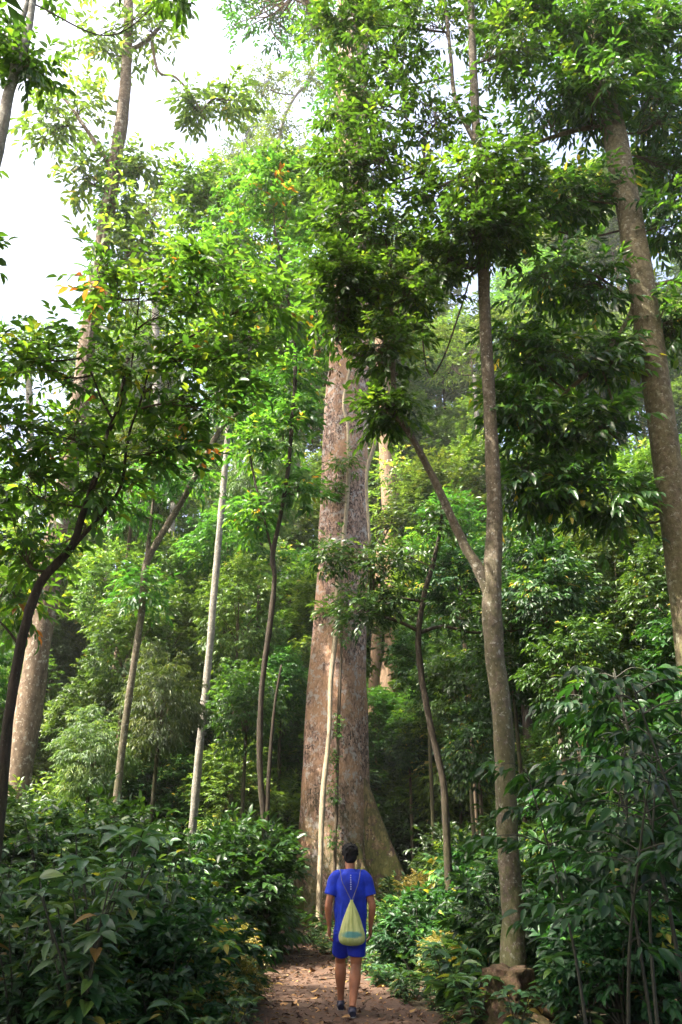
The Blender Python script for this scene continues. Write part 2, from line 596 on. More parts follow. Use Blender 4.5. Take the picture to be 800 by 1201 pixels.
M['bark_left'] = bark_mat("blotched tan bark", (.060, .041, .026), (.185, .138, .090), lichen=(.31, .28, .22), lich_amt=.5, scale=1.2, stretch=.5)
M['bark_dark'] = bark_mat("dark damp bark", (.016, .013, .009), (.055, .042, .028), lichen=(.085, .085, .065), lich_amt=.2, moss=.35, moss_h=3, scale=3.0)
M['bark_far'] = bark_mat("warm brown bark", (.13, .085, .05), (.28, .19, .12), lichen=(.33, .27, .20), lich_amt=.3, scale=.9)
M['wood'] = bark_mat("twig bark", (.040, .030, .020), (.11, .085, .055), scale=5, bump=.3)
M['liana'] = bark_mat("pale liana bark", (.18, .145, .09), (.40, .34, .24), lichen=(.46, .40, .30), lich_amt=.3, scale=4, stretch=.3)
M['stem'] = plain_mat("green brown stems", (.026, .026, .014), .7, 20, .4)
M['stump'] = bark_mat("rotting stump", (.035, .020, .013), (.13, .080, .050), lichen=(.18, .13, .09), lich_amt=.35, moss=.35, moss_h=1, scale=3.0, bump=1.0, stretch=.6)
M['rock'] = plain_mat("grey stone", (.20, .18, .16), .9, 12, .4, .8, .02)


def ground_mat():
    m, t, b, out = new_mat("forest soil")
    v = coords(t)
    n1 = noise(t, .9, 6, .6, v)
    n2 = noise(t, 14, 6, .7, v)
    c = ramp(t, [(.3, (.030, .020, .012)), (.6, (.085, .052, .030)), (.75, (.13, .080, .045))], n2.outputs[0]).outputs[0]
    c = mixc(t, ramp(t, [(.42, (0, 0, 0)), (.62, (.7, .7, .7))], n1.outputs[0]).outputs[0], c, (.030, .045, .012))
    sx = N(t, "ShaderNodeSeparateXYZ")
    t.links.new(v, sx.inputs[0])
    far = mathn(t, 'DIVIDE', mathn(t, 'SUBTRACT', sx.outputs[1], 20.0), 12.0, True)
    c = mixc(t, mathn(t, 'MULTIPLY', far, .85), c, ramp(t, [(.35, (.016, .034, .010)), (.65, (.040, .075, .018))], n2.outputs[0]).outputs[0])
    t.links.new(c, b.inputs["Base Color"])
    b.inputs["Roughness"].default_value = .95
    bp = N(t, "ShaderNodeBump")
    bp.inputs["Strength"].default_value = .8
    bp.inputs["Distance"].default_value = .03
    t.links.new(n2.outputs[0], bp.inputs["Height"])
    t.links.new(bp.outputs[0], b.inputs["Normal"])
    return m


def path_mat():
    m, t, b, out = new_mat("reddish dirt path")
    v = coords(t)
    n1 = noise(t, 1.6, 5, .6, v)
    n2 = noise(t, 22, 6, .7, v)
    c = ramp(t, [(.28, (.036, .022, .014)), (.55, (.095, .055, .033)), (.75, (.16, .095, .060))], n2.outputs[0]).outputs[0]
    c = mixc(t, .7, c, ramp(t, [(.3, (.55, .5, .5)), (.7, (1.3, 1.2, 1.15))], n1.outputs[0]).outputs[0], 'MULTIPLY')
    t.links.new(c, b.inputs["Base Color"])
    b.inputs["Roughness"].default_value = .92
    bp = N(t, "ShaderNodeBump")
    bp.inputs["Strength"].default_value = .7
    bp.inputs["Distance"].default_value = .02
    t.links.new(n2.outputs[0], bp.inputs["Height"])
    t.links.new(bp.outputs[0], b.inputs["Normal"])
    return m


# ------------------------------------------------------------------ setting: ground, path, air
def build_ground():
    def axis(lo, hi, fine0, fine1, step):
        a = [fine0]
        s = step
        while a[-1] > lo:
            s *= 1.18
            a.append(max(lo, a[-1] - s))
        a = a[::-1]
        k = np.arange(fine0 + step, fine1, step)
        b = [fine1]
        s = step
        while b[-1] < hi:
            s *= 1.12
            b.append(min(hi, b[-1] + s))
        return np.array(list(a) + list(k) + b)
    xs = axis(-320, 320, -9, 9, .3)
    ys = axis(-120, 420, 0, 34, .3)
    X, Y = np.meshgrid(xs, ys)
    Z = H(X, Y)
    v = np.stack([X, Y, Z], -1).reshape(-1, 3)
    nx, ny = len(xs), len(ys)
    i = (np.arange(ny - 1)[:, None] * nx + np.arange(nx - 1)[None]).reshape(-1)
    q = np.stack([i, i + 1, i + nx + 1, i + nx], -1)
    mb = MB()
    mb.add(v, None, q)
    tag(mb.build("ground", ground_mat(), attr=False), kind="structure")
    # path
    yy = np.arange(-20, 36, .25)
    mb = MB()
    tt = np.array([-1.12, -1, -.75, -.5, -.25, 0, .25, .5, .75, 1, 1.12])
    cx, hw = path_x(yy), path_w(yy)
    wob = 1 + .22 * (vnoise(yy * .9, yy * 0 + 3, 9) - .5)[:, None] * np.sign(tt)[None] + .15 * (vnoise(yy * 2.3, yy * 0, 4) - .5)[:, None]
    X = cx[:, None] + tt[None] * hw[:, None] * wob
    Y = np.repeat(yy[:, None], len(tt), 1)
    edge = np.where(np.abs(tt) > 1.05, -.04, .012)[None]
    Z = H(X, Y) + edge + (np.abs(tt)[None] < 1.05) * .03 * (vnoise(X * 3, Y * 3, 7) - .2).clip(0)
    v = np.stack([X, Y, Z], -1).reshape(-1, 3)
    nx = len(tt)
    i = (np.arange(len(yy) - 1)[:, None] * nx + np.arange(nx - 1)[None]).reshape(-1)
    mb.add(v, None, np.stack([i, i + 1, i + nx + 1, i + nx], -1))
    tag(mb.build("path", path_mat(), attr=False), kind="structure")


build_ground()

if HAZE > 0:
    m = bpy.data.materials.new("forest air")
    m.use_nodes = True
    t = m.node_tree
    t.nodes.remove(t.nodes["Principled BSDF"])
    pv = t.nodes.new("ShaderNodeVolumePrincipled")
    pv.inputs["Color"].default_value = (.98, 1.0, .98, 1)
    pv.inputs["Density"].default_value = HAZE
    pv.inputs["Anisotropy"].default_value = .35
    t.links.new(pv.outputs[0], t.nodes["Material Output"].inputs["Volume"])
    mb = MB()
    a, b_, c0, c1, z0, z1 = -330, 330, -130, 430, -6, 82
    vv = [(x, y, z) for z in (z0, z1) for (x, y) in ((a, c0), (b_, c0), (b_, c1), (a, c1))]
    mb.add(vv, None, [(0, 3, 2, 1), (4, 5, 6, 7), (0, 1, 5, 4), (1, 2, 6, 5), (2, 3, 7, 6), (3, 0, 4, 7)])
    tag(mb.build("haze", m, smooth=False, attr=False), kind="stuff")

# ------------------------------------------------------------------ trunks from measured outlines
def line_pts(pix, Y, dY=0.0, slim=1.0):
    """pix: (px, py, width px) down to up -> world points and radii; Y may drift by dY towards the top"""
    n = len(pix)
    pts = np.array([P(p[0], p[1], Y + dY * i / max(1, n - 1)) for i, p in enumerate(pix)])
    rad = np.array([p[2] * mpp(q) / 2 for p, q in zip(pix, pts)]) * slim
    return pts, rad


def smooth_tube(mb, pts, rad, n=8, **kw):
    c = catmull(np.concatenate([pts, rad[:, None]], 1), n)
    tube(mb, c[:, :3], np.maximum(c[:, 3], .002), **kw)
    return c[:, :3]


def to_ground(pts, rad, flare=1.25):
    """extend the foot of a trunk straight down to the soil"""
    x, y, z = pts[0]
    g = Hs(x, y)
    if z > g + .1:
        d = pts[0] - pts[1]
        d = d / max(1e-6, abs(d[2]))
        foot = pts[0] + d * np.array([.6, .6, 1]) * (z - g + .15)
        foot[2] = Hs(foot[0], foot[1]) - .15
        pts = np.concatenate([[foot], pts])
        rad = np.concatenate([[rad[0] * flare], rad])
    return pts, rad


def pix_blobs(lst, Y):
    """(px, py, rx px, rz px[, dY]) -> world ellipsoids"""
    out = []
    for b in lst:
        yy = Y + (b[4] if len(b) > 4 else 0)
        c = P(b[0], b[1], yy)
        s = mpp(c)
        rx, rz = b[2] * s, b[3] * s
        out.append((c, (rx, .5 * (rx + rz), rz)))
    return out


def base_of(pts):
    x, y = float(pts[0][0]), float(pts[0][1])
    return (x, y, Hs(x, y))


# ------------------------------------------------------------------ the giant tree
def build_giant():
    Y = 24.0
    pix = [(391, 1092, 96), (391, 1000, 84), (392, 900, 76), (394, 800, 68), (399, 700, 60), (403, 600, 56), (405, 500, 52), (409, 420, 46), (411, 300, 42), (412, 150, 38), (413, 20, 34), (414, -60, 28)]
    pts, rad = line_pts(pix, Y)
    pts[:, 1] = Y
    pts, rad = to_ground(pts, rad, 1.1)
    root = thing("giant_rainforest_tree", "giant tree with flaky pinkish bark and buttress roots rising behind the person", "tree", base_of(pts))
    mb = MB()

    def flute(th, u):
        low = np.exp(-u * 9.0)
        f = 1 + low * (.16 * np.cos(5 * th + .6) + .10 * np.cos(3 * th + 2.0) + .06 * np.cos(9 * th))
        return f + (1 - low) * (.025 * np.cos(5 * th + .8) + .02 * np.cos(8 * th + u * 6))
    line = smooth_tube(mb, pts, rad, 14, sides=72, rough=.05, seed=3, flute=flute)
    mb.build("trunk", M['bark_giant'], root)
    # buttress fins: profile of (height, reach) swept from the trunk outwards, thick at the trunk, thin at the edge
    def fin(ang, reach, height, th0, th1, mat, seed, bend=0.0):
        mb = MB()
        nu, nv = 26, 14
        o = np.array([pts[1][0], Y, 0.0])
        d = np.array([math.cos(ang), math.sin(ang), 0])
        s = np.array([-d[1], d[0], 0])
        vv = []
        us = np.linspace(0, 1, nu)
        for k in (-1, 1):
            for i, u in enumerate(us):               # u: height fraction
                z = height * u
                outer = .55 + (reach - .55) * (1 - u) ** 1.25
                for j, q in enumerate(np.linspace(0, 1, nv)):
                    r_ = .35 + (outer - .35) * q
                    tck = (th0 * (1 - q) + th1 * q) * (1 if q < 1 else .35) * (.75 + .5 * float(vnoise(u * 6, q * 3, seed)))
                    lat = bend * (r_ ** 2) * (1 - u) + .10 * (float(vnoise(u * 5, q * 2.5, seed + 9)) - .5)
                    p = o + d * r_ + s * (lat + k * tck)
                    vv.append((p[0], p[1], Hs(p[0], p[1]) - .12 + z))
        def idx(k, i, j): return k * nu * nv + i * nv + j
        q_ = []
        for k in (0, 1):
            for i in range(nu - 1):
                for j in range(nv - 1):
                    f = (idx(k, i, j), idx(k, i, j + 1), idx(k, i + 1, j + 1), idx(k, i + 1, j))
                    q_.append(f if k == 0 else f[::-1])
        for i in range(nu - 1):
            q_.append((idx(0, i, nv - 1), idx(1, i, nv - 1), idx(1, i + 1, nv - 1), idx(0, i + 1, nv - 1)))
        for j in range(nv - 1):
            q_.append((idx(0, nu - 1, j), idx(0, nu - 1, j + 1), idx(1, nu - 1, j + 1), idx(1, nu - 1, j)))
        mb.add(vv, None, q_)
        o_ = mb.build("buttress_root", mat, root)
        return o_
    tag(fin(R(-16), 2.45, 5.4, .36, .13, M['bark_mossy'], 3, .05), "tall mossy buttress sweeping out to the right")
    tag(fin(R(-50), 1.95, 3.3, .26, .12, M['bark_mossy'], 5, .06), "short mossy root ridge in the hollow of the trunk")
    tag(fin(R(-146), 1.75, 3.3, .26, .07, M['bark_mossy'], 7, -.04), "yellowish mossy root beside the path")
    fin(R(160), 1.25, 4.0, .30, .12, M['bark_giant'], 8)
    fin(R(75), 1.9, 5.0, .30, .12, M['bark_giant'], 9)
    # crown far above
    rng = np.random.default_rng(11)
    top = pts[-1]
    lf = MB()
    blobs = []
    for k in range(11):
        a = k * 2.4
        rr = 2.5 + 5.5 * rng.random()
        blobs.append((top + np.array([math.cos(a) * rr, math.sin(a) * rr * .8 + 1, 1 + 4.5 * rng.random()]), (2.6, 2.6, 1.6)))
    blobs += pix_blobs([(402, 120, 30, 70), (425, 40, 50, 50), (390, 210, 22, 50)], Y)
    clump_crown(rng, lf, root, M['bark_giant'], blobs, line[-40:], leaf=.30, aspect=.42, nsub=16, nspray=9, nl=6, twig=.7, kind='mid', sub_r=.9, limb_r=.14, twigs=False)
    lf.build("crown", M['leaf_dark'], root)
    return root, line, rad


giant, giant_line, giant_rad = build_giant()


# ------------------------------------------------------------------ the trees that are measured one by one
def measured_tree(name, label, cat, Y, stems, blobs, bark, leafm, seed, dY=0.0, ground=True, sides=14, rough=.14, group=None, slim=.82, **kw):
    rng = np.random.default_rng(seed)
    root = None
    attach = []
    tmb = MB()
    for k, st in enumerate(stems):
        pts, rad = line_pts(st, Y, dY, slim)
        if k == 0:
            if ground: pts, rad = to_ground(pts, rad)
            root = thing(name, label, cat, base_of(pts), group)
            line = smooth_tube(tmb, pts, rad, 9, sides=sides, rough=rough, seed=seed)
            attach.append(line[len(line) // 3:])
            tmb.build("trunk", bark, root)
        else:
            b = MB()
            line = smooth_tube(b, pts, rad, 7, sides=max(6, sides - 4), rough=rough, seed=seed + k)
            attach.append(line[3:])
            b.build("branch", bark, root)
    if blobs:
        lf = MB()
        B = pix_blobs(blobs, Y + dY * .5) if not isinstance(blobs[0][0], np.ndarray) else blobs
        clump_crown(rng, lf, root, M['wood'], B, np.concatenate(attach), **kw)
        lf.build("crown", leafm, root)
    return root


# slender forked tree to the right of the person
measured_tree("slender_forked_tree", "slender mottled tree forking low down, right of the giant trunk", "tree", 10.2,
    [[(600, 1170, 46), (602, 1080, 38), (597, 1000, 36), (590, 850, 32), (580, 760, 30), (577, 690, 32), (580, 600, 24), (576, 500, 22), (571, 420, 20), (567, 320, 18), (561, 200, 15), (556, 100, 13), (552, 0, 11), (550, -90, 9)],
     [(576, 705, 18), (562, 668, 18), (545, 640, 15), (522, 590, 13), (503, 550, 12), (480, 508, 11), (464, 487, 11)],
     [(464, 487, 10), (461, 440, 8), (462, 400, 7), (458, 350, 6)],
     [(466, 440, 6), (440, 420, 5), (412, 415, 4), (395, 400, 3)],
     [(464, 487, 7), (460, 480, 6), (448, 470, 4), (425, 468, 3)],
     [(558, 168, 8), (535, 120, 7), (528, 60, 6), (520, -20, 5)],
     [(558, 195, 9), (525, 215, 6), (500, 215, 5), (498, 160, 4)]],
    [(402, 315, 34, 30, -.3), (565, 215, 36, 44, -.6), (548, 270, 34, 34, -.5), (590, 270, 30, 34, -.4), (412, 110, 40, 50), (405, 195, 40, 40), (400, 20, 40, 50), (440, 60, 62, 80), (505, 30, 60, 60), (430, 180, 55, 60), (510, 130, 60, 65), (450, 270, 62, 50), (520, 230, 50, 50), (425, 330, 52, 42), (395, 360, 30, 40), (480, 345, 50, 45),
     (450, 410, 42, 30), (600, 60, 40, 60), (590, 190, 40, 40), (520, 300, 40, 30), (408, 265, 40, 35), (560, -60, 80, 50), (470, -50, 70, 50), (455, 480, 24, 20)],
    M['bark_slender'], M['leaf_dark'], 21, slim=.72, leaf=.145, aspect=.42, nsub=13, nspray=9, nl=8, twig=.36, droop=.45, sub_r=.36, limb_r=.022)

# tall tree leaning in from the right edge
measured_tree("leaning_smooth_tree", "smooth olive brown trunk leaning in at the far right with drooping leaves", "tree", 10.8,
    [[(838, 1000, 60), (825, 880, 56), (803, 700, 50), (785, 560, 48), (770, 450, 47), (752, 330, 44), (738, 250, 41), (722, 165, 40), (706, 90, 30), (694, 20, 27), (684, -60, 24)],
     [(744, 300, 10), (742, 360, 8), (720, 400, 8), (703, 424, 8), (680, 446, 7), (655, 470, 5), (645, 500, 4)],
     [(703, 424, 5), (712, 450, 4), (720, 480, 3), (726, 520, 3)],
     [(768, 335, 8), (790, 330, 7), (820, 335, 6)],
     [(716, 150, 12), (690, 150, 9), (650, 160, 7), (610, 175, 5)],
     [(705, 80, 10), (740, 40, 8), (780, 20, 6)]],
    [(705, 95, 44, 44, -.7), (690, 40, 44, 40, -.6), (725, 30, 40, 40, -.5), (775, 50, 46, 50, .8), (785, 130, 40, 50, .9), (755, 120, 34, 40, .6), (590, 20, 40, 40, .6), (660, -10, 50, 40, .5), (790, 210, 30, 44, .8), (740, 190, 26, 30, 1.2), (620, 10, 36, 40, -.4), (640, 60, 55, 60), (690, 30, 50, 40), (745, 50, 60, 55), (640, 130, 65, 45), (690, 130, 45, 40), (600, 250, 45, 45), (650, 230, 50, 40), (690, 220, 40, 45), (640, 320, 60, 42), (690, 330, 40, 45),
     (610, 400, 40, 45), (660, 420, 50, 42), (640, 500, 45, 45), (600, 480, 28, 50), (700, 500, 45, 40), (660, 570, 45, 40), (720, 420, 28, 40), (775, 140, 45, 55), (785, 260, 35, 50), (790, 30, 50, 50), (615, 560, 30, 40), (720, 590, 40, 35), (790, 380, 25, 50), (740, -60, 90, 40)],
    M['bark_right'], M['leaf_right'], 22, slim=.68, leaf=.20, aspect=.34, nsub=11, nspray=8, nl=7, twig=.40, droop=.75, sub_r=.36, limb_r=.022, sides=20, rough=.05)

# dark forked tree at the left edge
measured_tree("forked_understorey_tree", "dark crooked tree forking at the left edge, yellowing broad leaves", "tree", 9.0,
    [[(0, 960, 30), (8, 860, 28), (24, 760, 27), (44, 690, 26), (68, 660, 24), (86, 638, 22), (98, 600, 18), (112, 560, 16), (122, 530, 15), (128, 505, 14), (138, 480, 12), (150, 420, 8)],
     [(80, 648, 14), (100, 625, 12), (122, 600, 11), (142, 570, 9), (148, 530, 8), (154, 500, 7), (165, 470, 6), (178, 420, 4)],
     [(132, 492, 8), (120, 470, 6), (108, 440, 5), (95, 420, 4)],
     [(128, 505, 6), (150, 450, 5), (160, 380, 4), (165, 330, 3)],
     [(24, 760, 8), (10, 740, 6), (-10, 720, 5)]],
    [(60, 440, 70, 42), (130, 420, 60, 50), (190, 370, 62, 50), (235, 420, 55, 50), (130, 340, 55, 42), (250, 330, 50, 42), (180, 450, 60, 45), (20, 500, 45, 45), (80, 510, 55, 40), (240, 480, 45, 36), (310, 350, 40, 42),
     (30, 570, 42, 42), (110, 570, 42, 36), (30, 640, 32, 30), (190, 530, 34, 28), (200, 305, 40, 30), (15, 410, 40, 36), (285, 420, 40, 36), (62, 585, 30, 30, 1.5), (48, 650, 26, 30, 2.0), (95, 520, 30, 26, 1.0), (20, 700, 26, 24, 1.0)],
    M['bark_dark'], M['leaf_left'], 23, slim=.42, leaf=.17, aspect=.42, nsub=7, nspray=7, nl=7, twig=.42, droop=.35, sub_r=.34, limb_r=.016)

# tall tree with blotched bark at the left
measured_tree("tall_blotched_tree", "tall blotched tan trunk at the left with sparse crown against white sky", "tree", 21.0,
    [[(24, 900, 42), (40, 790, 38), (58, 680, 36), (74, 590, 33), (92, 480, 30), (106, 380, 27), (120, 290, 24), (134, 200, 22), (146, 110, 19), (150, 40, 16), (152, -70, 13)],
     [(150, 60, 8), (172, 48, 7), (188, 30, 6), (205, 0, 5)],
     [(178, 50, 5), (186, 84, 4), (205, 90, 4), (225, 112, 4), (240, 140, 3)],
     [(134, 200, 7), (100, 150, 6), (70, 110, 5), (30, 90, 4)],
     [(112, 330, 6), (150, 300, 5), (180, 260, 4)]],
    [(90, 130, 40, 36), (120, 60, 44, 34), (180, 40, 34, 34), (100, 210, 36, 40), (60, 150, 30, 30), (165, 245, 34, 38), (170, 195, 22, 26), (228, 125, 24, 18), (150, 290, 34, 30), (270, 118, 26, 14), (110, -40, 60, 40)],
    M['bark_left'], M['leaf_hill'], 24, slim=.74, leaf=.34, aspect=.40, nsub=9, nspray=6, nl=6, twig=.7, droop=.5, sub_r=.6, limb_r=.04, kind='mid', twigs=False)

# pale straight tree with the lush crown
measured_tree("pale_straight_tree", "slim straight pale grey tree with a lush bright green crown", "tree", 20.0,
    [[(230, 925, 16), (237, 850, 15), (246, 760, 14), (255, 650, 13), (264, 550, 12), (271, 460, 11), (277, 380, 10), (284, 300, 8), (290, 240, 6)],
     [(272, 450, 6), (300, 400, 5), (330, 360, 4)],
     [(275, 420, 5), (250, 380, 4), (225, 350, 3)]],
    [(290, 215, 48, 34), (250, 260, 50, 40), (325, 250, 50, 42), (290, 310, 60, 48), (345, 320, 46, 46), (240, 330, 44, 42), (300, 390, 60, 42), (350, 400, 34, 42), (245, 400, 44, 34), (230, 225, 28, 24), (330, 200, 30, 22), (300, 450, 44, 26), (355, 250, 26, 40)],
    M['bark_pale'], M['leaf_lush'], 25, slim=.6, leaf=.24, aspect=.40, nsub=24, nspray=9, nl=6, twig=.55, droop=.45, sub_r=.55, limb_r=.03, kind='mid', twigs=False, tint_bias=.08)

measured_tree("leaning_mottled_tree", "thin mottled tree leaning to the right, left of the pale straight tree", "tree", 17.0,
    [[(141, 900, 11), (148, 840, 11), (157, 780, 10), (166, 720, 10), (171, 665, 11), (182, 640, 10), (200, 610, 10), (218, 580, 9), (236, 545, 8), (258, 505, 7), (272, 490, 6), (300, 470, 5)],
     [(171, 665, 7), (176, 620, 5), (180, 580, 4), (178, 540, 3)]],
    [(300, 470, 40, 24), (340, 450, 36, 26), (265, 480, 36, 24), (180, 560, 34, 30), (215, 560, 34, 26), (150, 600, 34, 26), (170, 690, 30, 26)],
    M['bark_slender'], M['leaf_lush'], 26, leaf=.17, aspect=.40, nsub=10, nspray=8, nl=7, twig=.4, droop=.4, sub_r=.4, limb_r=.018, sides=9, twigs=False)

measured_tree("thin_wavy_tree", "thin dark wavy stem between the pale tree and the giant trunk", "tree", 15.5,
    [[(311, 985, 9), (305, 900, 9), (307, 810, 8), (317, 730, 8), (322, 680, 7), (320, 650, 7), (330, 600, 6), (338, 550, 6), (342, 500, 6), (346, 450, 6), (345, 400, 5), (335, 330, 5), (322, 270, 4)],
     [(312, 980, 8), (316, 900, 6), (322, 830, 4), (330, 780, 3)],
     [(322, 660, 4), (308, 600, 3), (296, 550, 3), (290, 510, 2)]],
    [(295, 225, 44, 30), (340, 255, 40, 44), (275, 275, 46, 34), (330, 320, 50, 40), (285, 350, 44, 36), (362, 320, 26, 46), (318, 205, 26, 20), (245, 310, 34, 30), (350, 380, 30, 30), (345, 440, 30, 26), (330, 510, 32, 30), (350, 570, 28, 28), (295, 520, 26, 26), (345, 480, 26, 26), (300, 600, 24, 22)],
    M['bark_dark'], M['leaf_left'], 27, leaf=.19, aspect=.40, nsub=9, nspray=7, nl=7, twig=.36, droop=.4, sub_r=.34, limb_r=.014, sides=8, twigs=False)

measured_tree("thin_dark_tree", "thin dark stem with level side branches just right of the giant trunk", "tree", 15.0,
    [[(524, 985, 11), (520, 920, 10), (505, 850, 9), (494, 790, 9), (491, 745, 9), (497, 700, 8), (507, 665, 7), (515, 630, 5), (520, 590, 4)],
     [(491, 740, 6), (470, 730, 5), (445, 722, 4), (425, 715, 3)],
     [(492, 742, 6), (520, 735, 5), (555, 742, 4), (600, 740, 3), (630, 735, 2)],
     [(494, 705, 5), (470, 702, 4), (440, 702, 3)]],
    [(440, 660, 34, 22), (420, 715, 34, 20), (480, 650, 34, 26), (520, 610, 34, 30), (540, 720, 34, 24), (385, 650, 22, 20), (455, 700, 30, 18), (600, 730, 30, 20)],
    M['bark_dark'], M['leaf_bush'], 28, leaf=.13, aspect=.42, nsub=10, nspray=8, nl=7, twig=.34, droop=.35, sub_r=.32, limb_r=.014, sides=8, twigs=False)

# branch of a nearby tree reaching over the top left corner
measured_tree("corner_tree", "tree at the upper left corner with a grey forked limb and dark leaves", "tree", 8.5,
    [[(-190, 1150, 60), (-170, 800, 54), (-130, 500, 46), (-70, 330, 34), (-22, 240, 24), (2, 150, 17), (10, 110, 15), (24, 70, 12), (36, 20, 10), (44, -60, 8)],
     [(14, 95, 9), (18, 50, 8), (30, 10, 7), (45, -50, 5)]],
    [(38, 75, 30, 30), (5, 50, 26, 40), (-20, 30, 40, 50), (60, -50, 60, 30), (-50, 200, 40, 40), (200, -10, 26, 26), (-60, 300, 50, 40)],
    M['bark_pale'], M['leaf_dark'], 29, leaf=.18, aspect=.45, nsub=7, nspray=7, nl=6, twig=.3, droop=.5, sub_r=.22, limb_r=.016)

# ------------------------------------------------------------------ far trunks, each with its own crown behind
for k, (st, Y, bark, label, blobs) in enumerate([
    ([(456, 830, 34), (462, 760, 28), (461, 700, 24), (457, 600, 22), (453, 520, 21), (450, 450, 20), (447, 380, 16)], 40, 'bark_far', "brown buttressed tree farther up the slope behind the giant trunk", [(470, 330, 50, 40), (440, 360, 40, 36), (490, 380, 40, 36)]),
    ([(437, 825, 16), (441, 760, 14), (444, 700, 13), (446, 640, 12)], 37, 'bark_far', "grey brown trunk half hidden behind the giant tree", [(450, 600, 40, 36), (470, 560, 36, 30)]),
    ([(219, 740, 9), (221, 690, 9), (222, 640, 8), (224, 580, 7)], 44, 'bark_far', "narrow orange brown trunk lit by sun on the slope", [(225, 540, 46, 36), (250, 570, 40, 30)]),
    ([(186, 790, 12), (193, 720, 11), (199, 660, 10), (203, 590, 8)], 36, 'bark_pale', "grey trunk on the slope left of the orange brown trunk", [(205, 550, 46, 32), (180, 580, 34, 30)]),
    ([(113, 790, 12), (120, 730, 11), (125, 680, 10), (128, 620, 8)], 38, 'bark_pale', "pale hazy trunk on the slope behind the forked tree", [(128, 580, 46, 34), (100, 610, 34, 28)]),
    ([(622, 900, 14), (617, 830, 13), (612, 760, 12), (608, 680, 10)], 27, 'bark_dark', "dark trunk among leaves right of the forked tree", [(606, 640, 40, 34), (640, 660, 36, 30)]),
    ([(704, 780, 9), (703, 720, 8), (702, 650, 7)], 30, 'bark_pale', "small pale trunk in the thicket below the leaning tree", [(702, 610, 40, 34), (730, 630, 34, 28)]),
    ([(566, 560, 8), (560, 500, 7), (556, 440, 6)], 46, 'bark_pale', "hazy pale trunk high on the slope right of the giant tree", [(556, 400, 44, 36), (530, 430, 36, 30)]),
]):
    measured_tree("slope_tree", label, "tree", Y, [st], blobs, M[bark], M['leaf_hill'], 40 + k, leaf=.30, aspect=.42, nsub=12, nspray=10, nl=6, twig=.7, droop=.5, sub_r=.8, limb_r=.05, kind='far', sides=10, twigs=False)


# far trees standing pale against the sky at the upper left
for k, (st, Y, label, blobs) in enumerate([
    ([(350, 700, 14), (344, 420, 11), (336, 300, 9), (326, 200, 7), (330, 150, 5), (345, 115, 4), (366, 94, 3)], 42, "hazy tall tree with a bare forked tip against the white sky", [(340, 205, 30, 26), (320, 150, 26, 20), (365, 90, 26, 14), (300, 180, 26, 22), (352, 190, 22, 30), (310, 95, 26, 14)]),
    ([(262, 700, 15), (256, 420, 12), (250, 300, 9), (246, 200, 6)], 48, "faint bushy tree rising through the haze left of the lush crown", [(262, 205, 26, 20), (250, 235, 28, 24), (285, 180, 24, 16), (300, 150, 20, 14)]),
    ([(190, 700, 15), (184, 460, 12), (182, 340, 9), (180, 270, 6)], 44, "hazy leafy tree behind the tall blotched trunk", [(182, 250, 32, 30), (160, 300, 40, 30), (205, 290, 36, 34), (190, 340, 40, 34), (140, 350, 36, 28)]),
    ([(40, 700, 14), (36, 520, 11), (34, 440, 9), (32, 400, 6)], 40, "hazy low tree at the left edge under the white sky", [(30, 400, 40, 20), (70, 420, 40, 26), (5, 430, 34, 26), (100, 400, 30, 22)]),
]):
    measured_tree("hazy_tree", label, "tree", Y, [st], blobs, M['bark_pale'], M['leaf_hill'], 60 + k, leaf=.34, aspect=.42, nsub=12, nspray=8, nl=6, twig=.8, droop=.5, sub_r=.8, limb_r=.06, kind='far', sides=8, twigs=False)


# ------------------------------------------------------------------ the wooded slope behind
def hill_variant(seed, leafm, spread, leaf, aspect, droop, nsub, kind='far'):
    """a crown of radius 1 round the origin (scaled per tree) and a trunk of height 1"""
    rng = np.random.default_rng(seed)
    lf, wd = MB(), MB()
    cs = unit(rng.normal(size=(nsub, 3)))
    cs *= (.35 + .6 * rng.random((nsub, 1)) ** .6)
    cs *= np.array(spread)
    for c in cs:
        nsp = 17
        po = ball(rng, nsp) * .30 * np.array([1, 1, .6])
        out = po / .3 * .7 + unit(c) * .6 + rng.normal(0, .3, (nsp, 3))
        out[:, 2] *= .5
        t0 = np.clip(rng.normal(.40, .18), 0, 1)
        sprays(lf, rng, c + po, out, 6, .16, leaf, aspect, droop, kind, np.clip(t0 + rng.normal(0, .1, nsp), 0, 1), .6)
    for c in cs[:14]:
        tube(wd, catmull([(0, 0, -.75), c * .45 + np.array([0, 0, -.25]), c], 4), [.016, .006], 4, cap=False)
    tr = MB()
    k = rng.uniform(-.03, .03, (3, 2))
    z = [0, .12, .45, .75, 1.0]
    tube(tr, catmull([(k[i % 3][0] * (zz > .1), k[i % 3][1] * (zz > .1), zz) for i, zz in enumerate(z)], 4), [.5, .34, .30, .26, .20], 9, rough=.1, seed=seed)
    return lf.mesh("crown", leafm), wd.mesh("branches", M['wood']), tr.mesh("trunk", M['bark_dark' if seed % 2 else 'bark_left'])


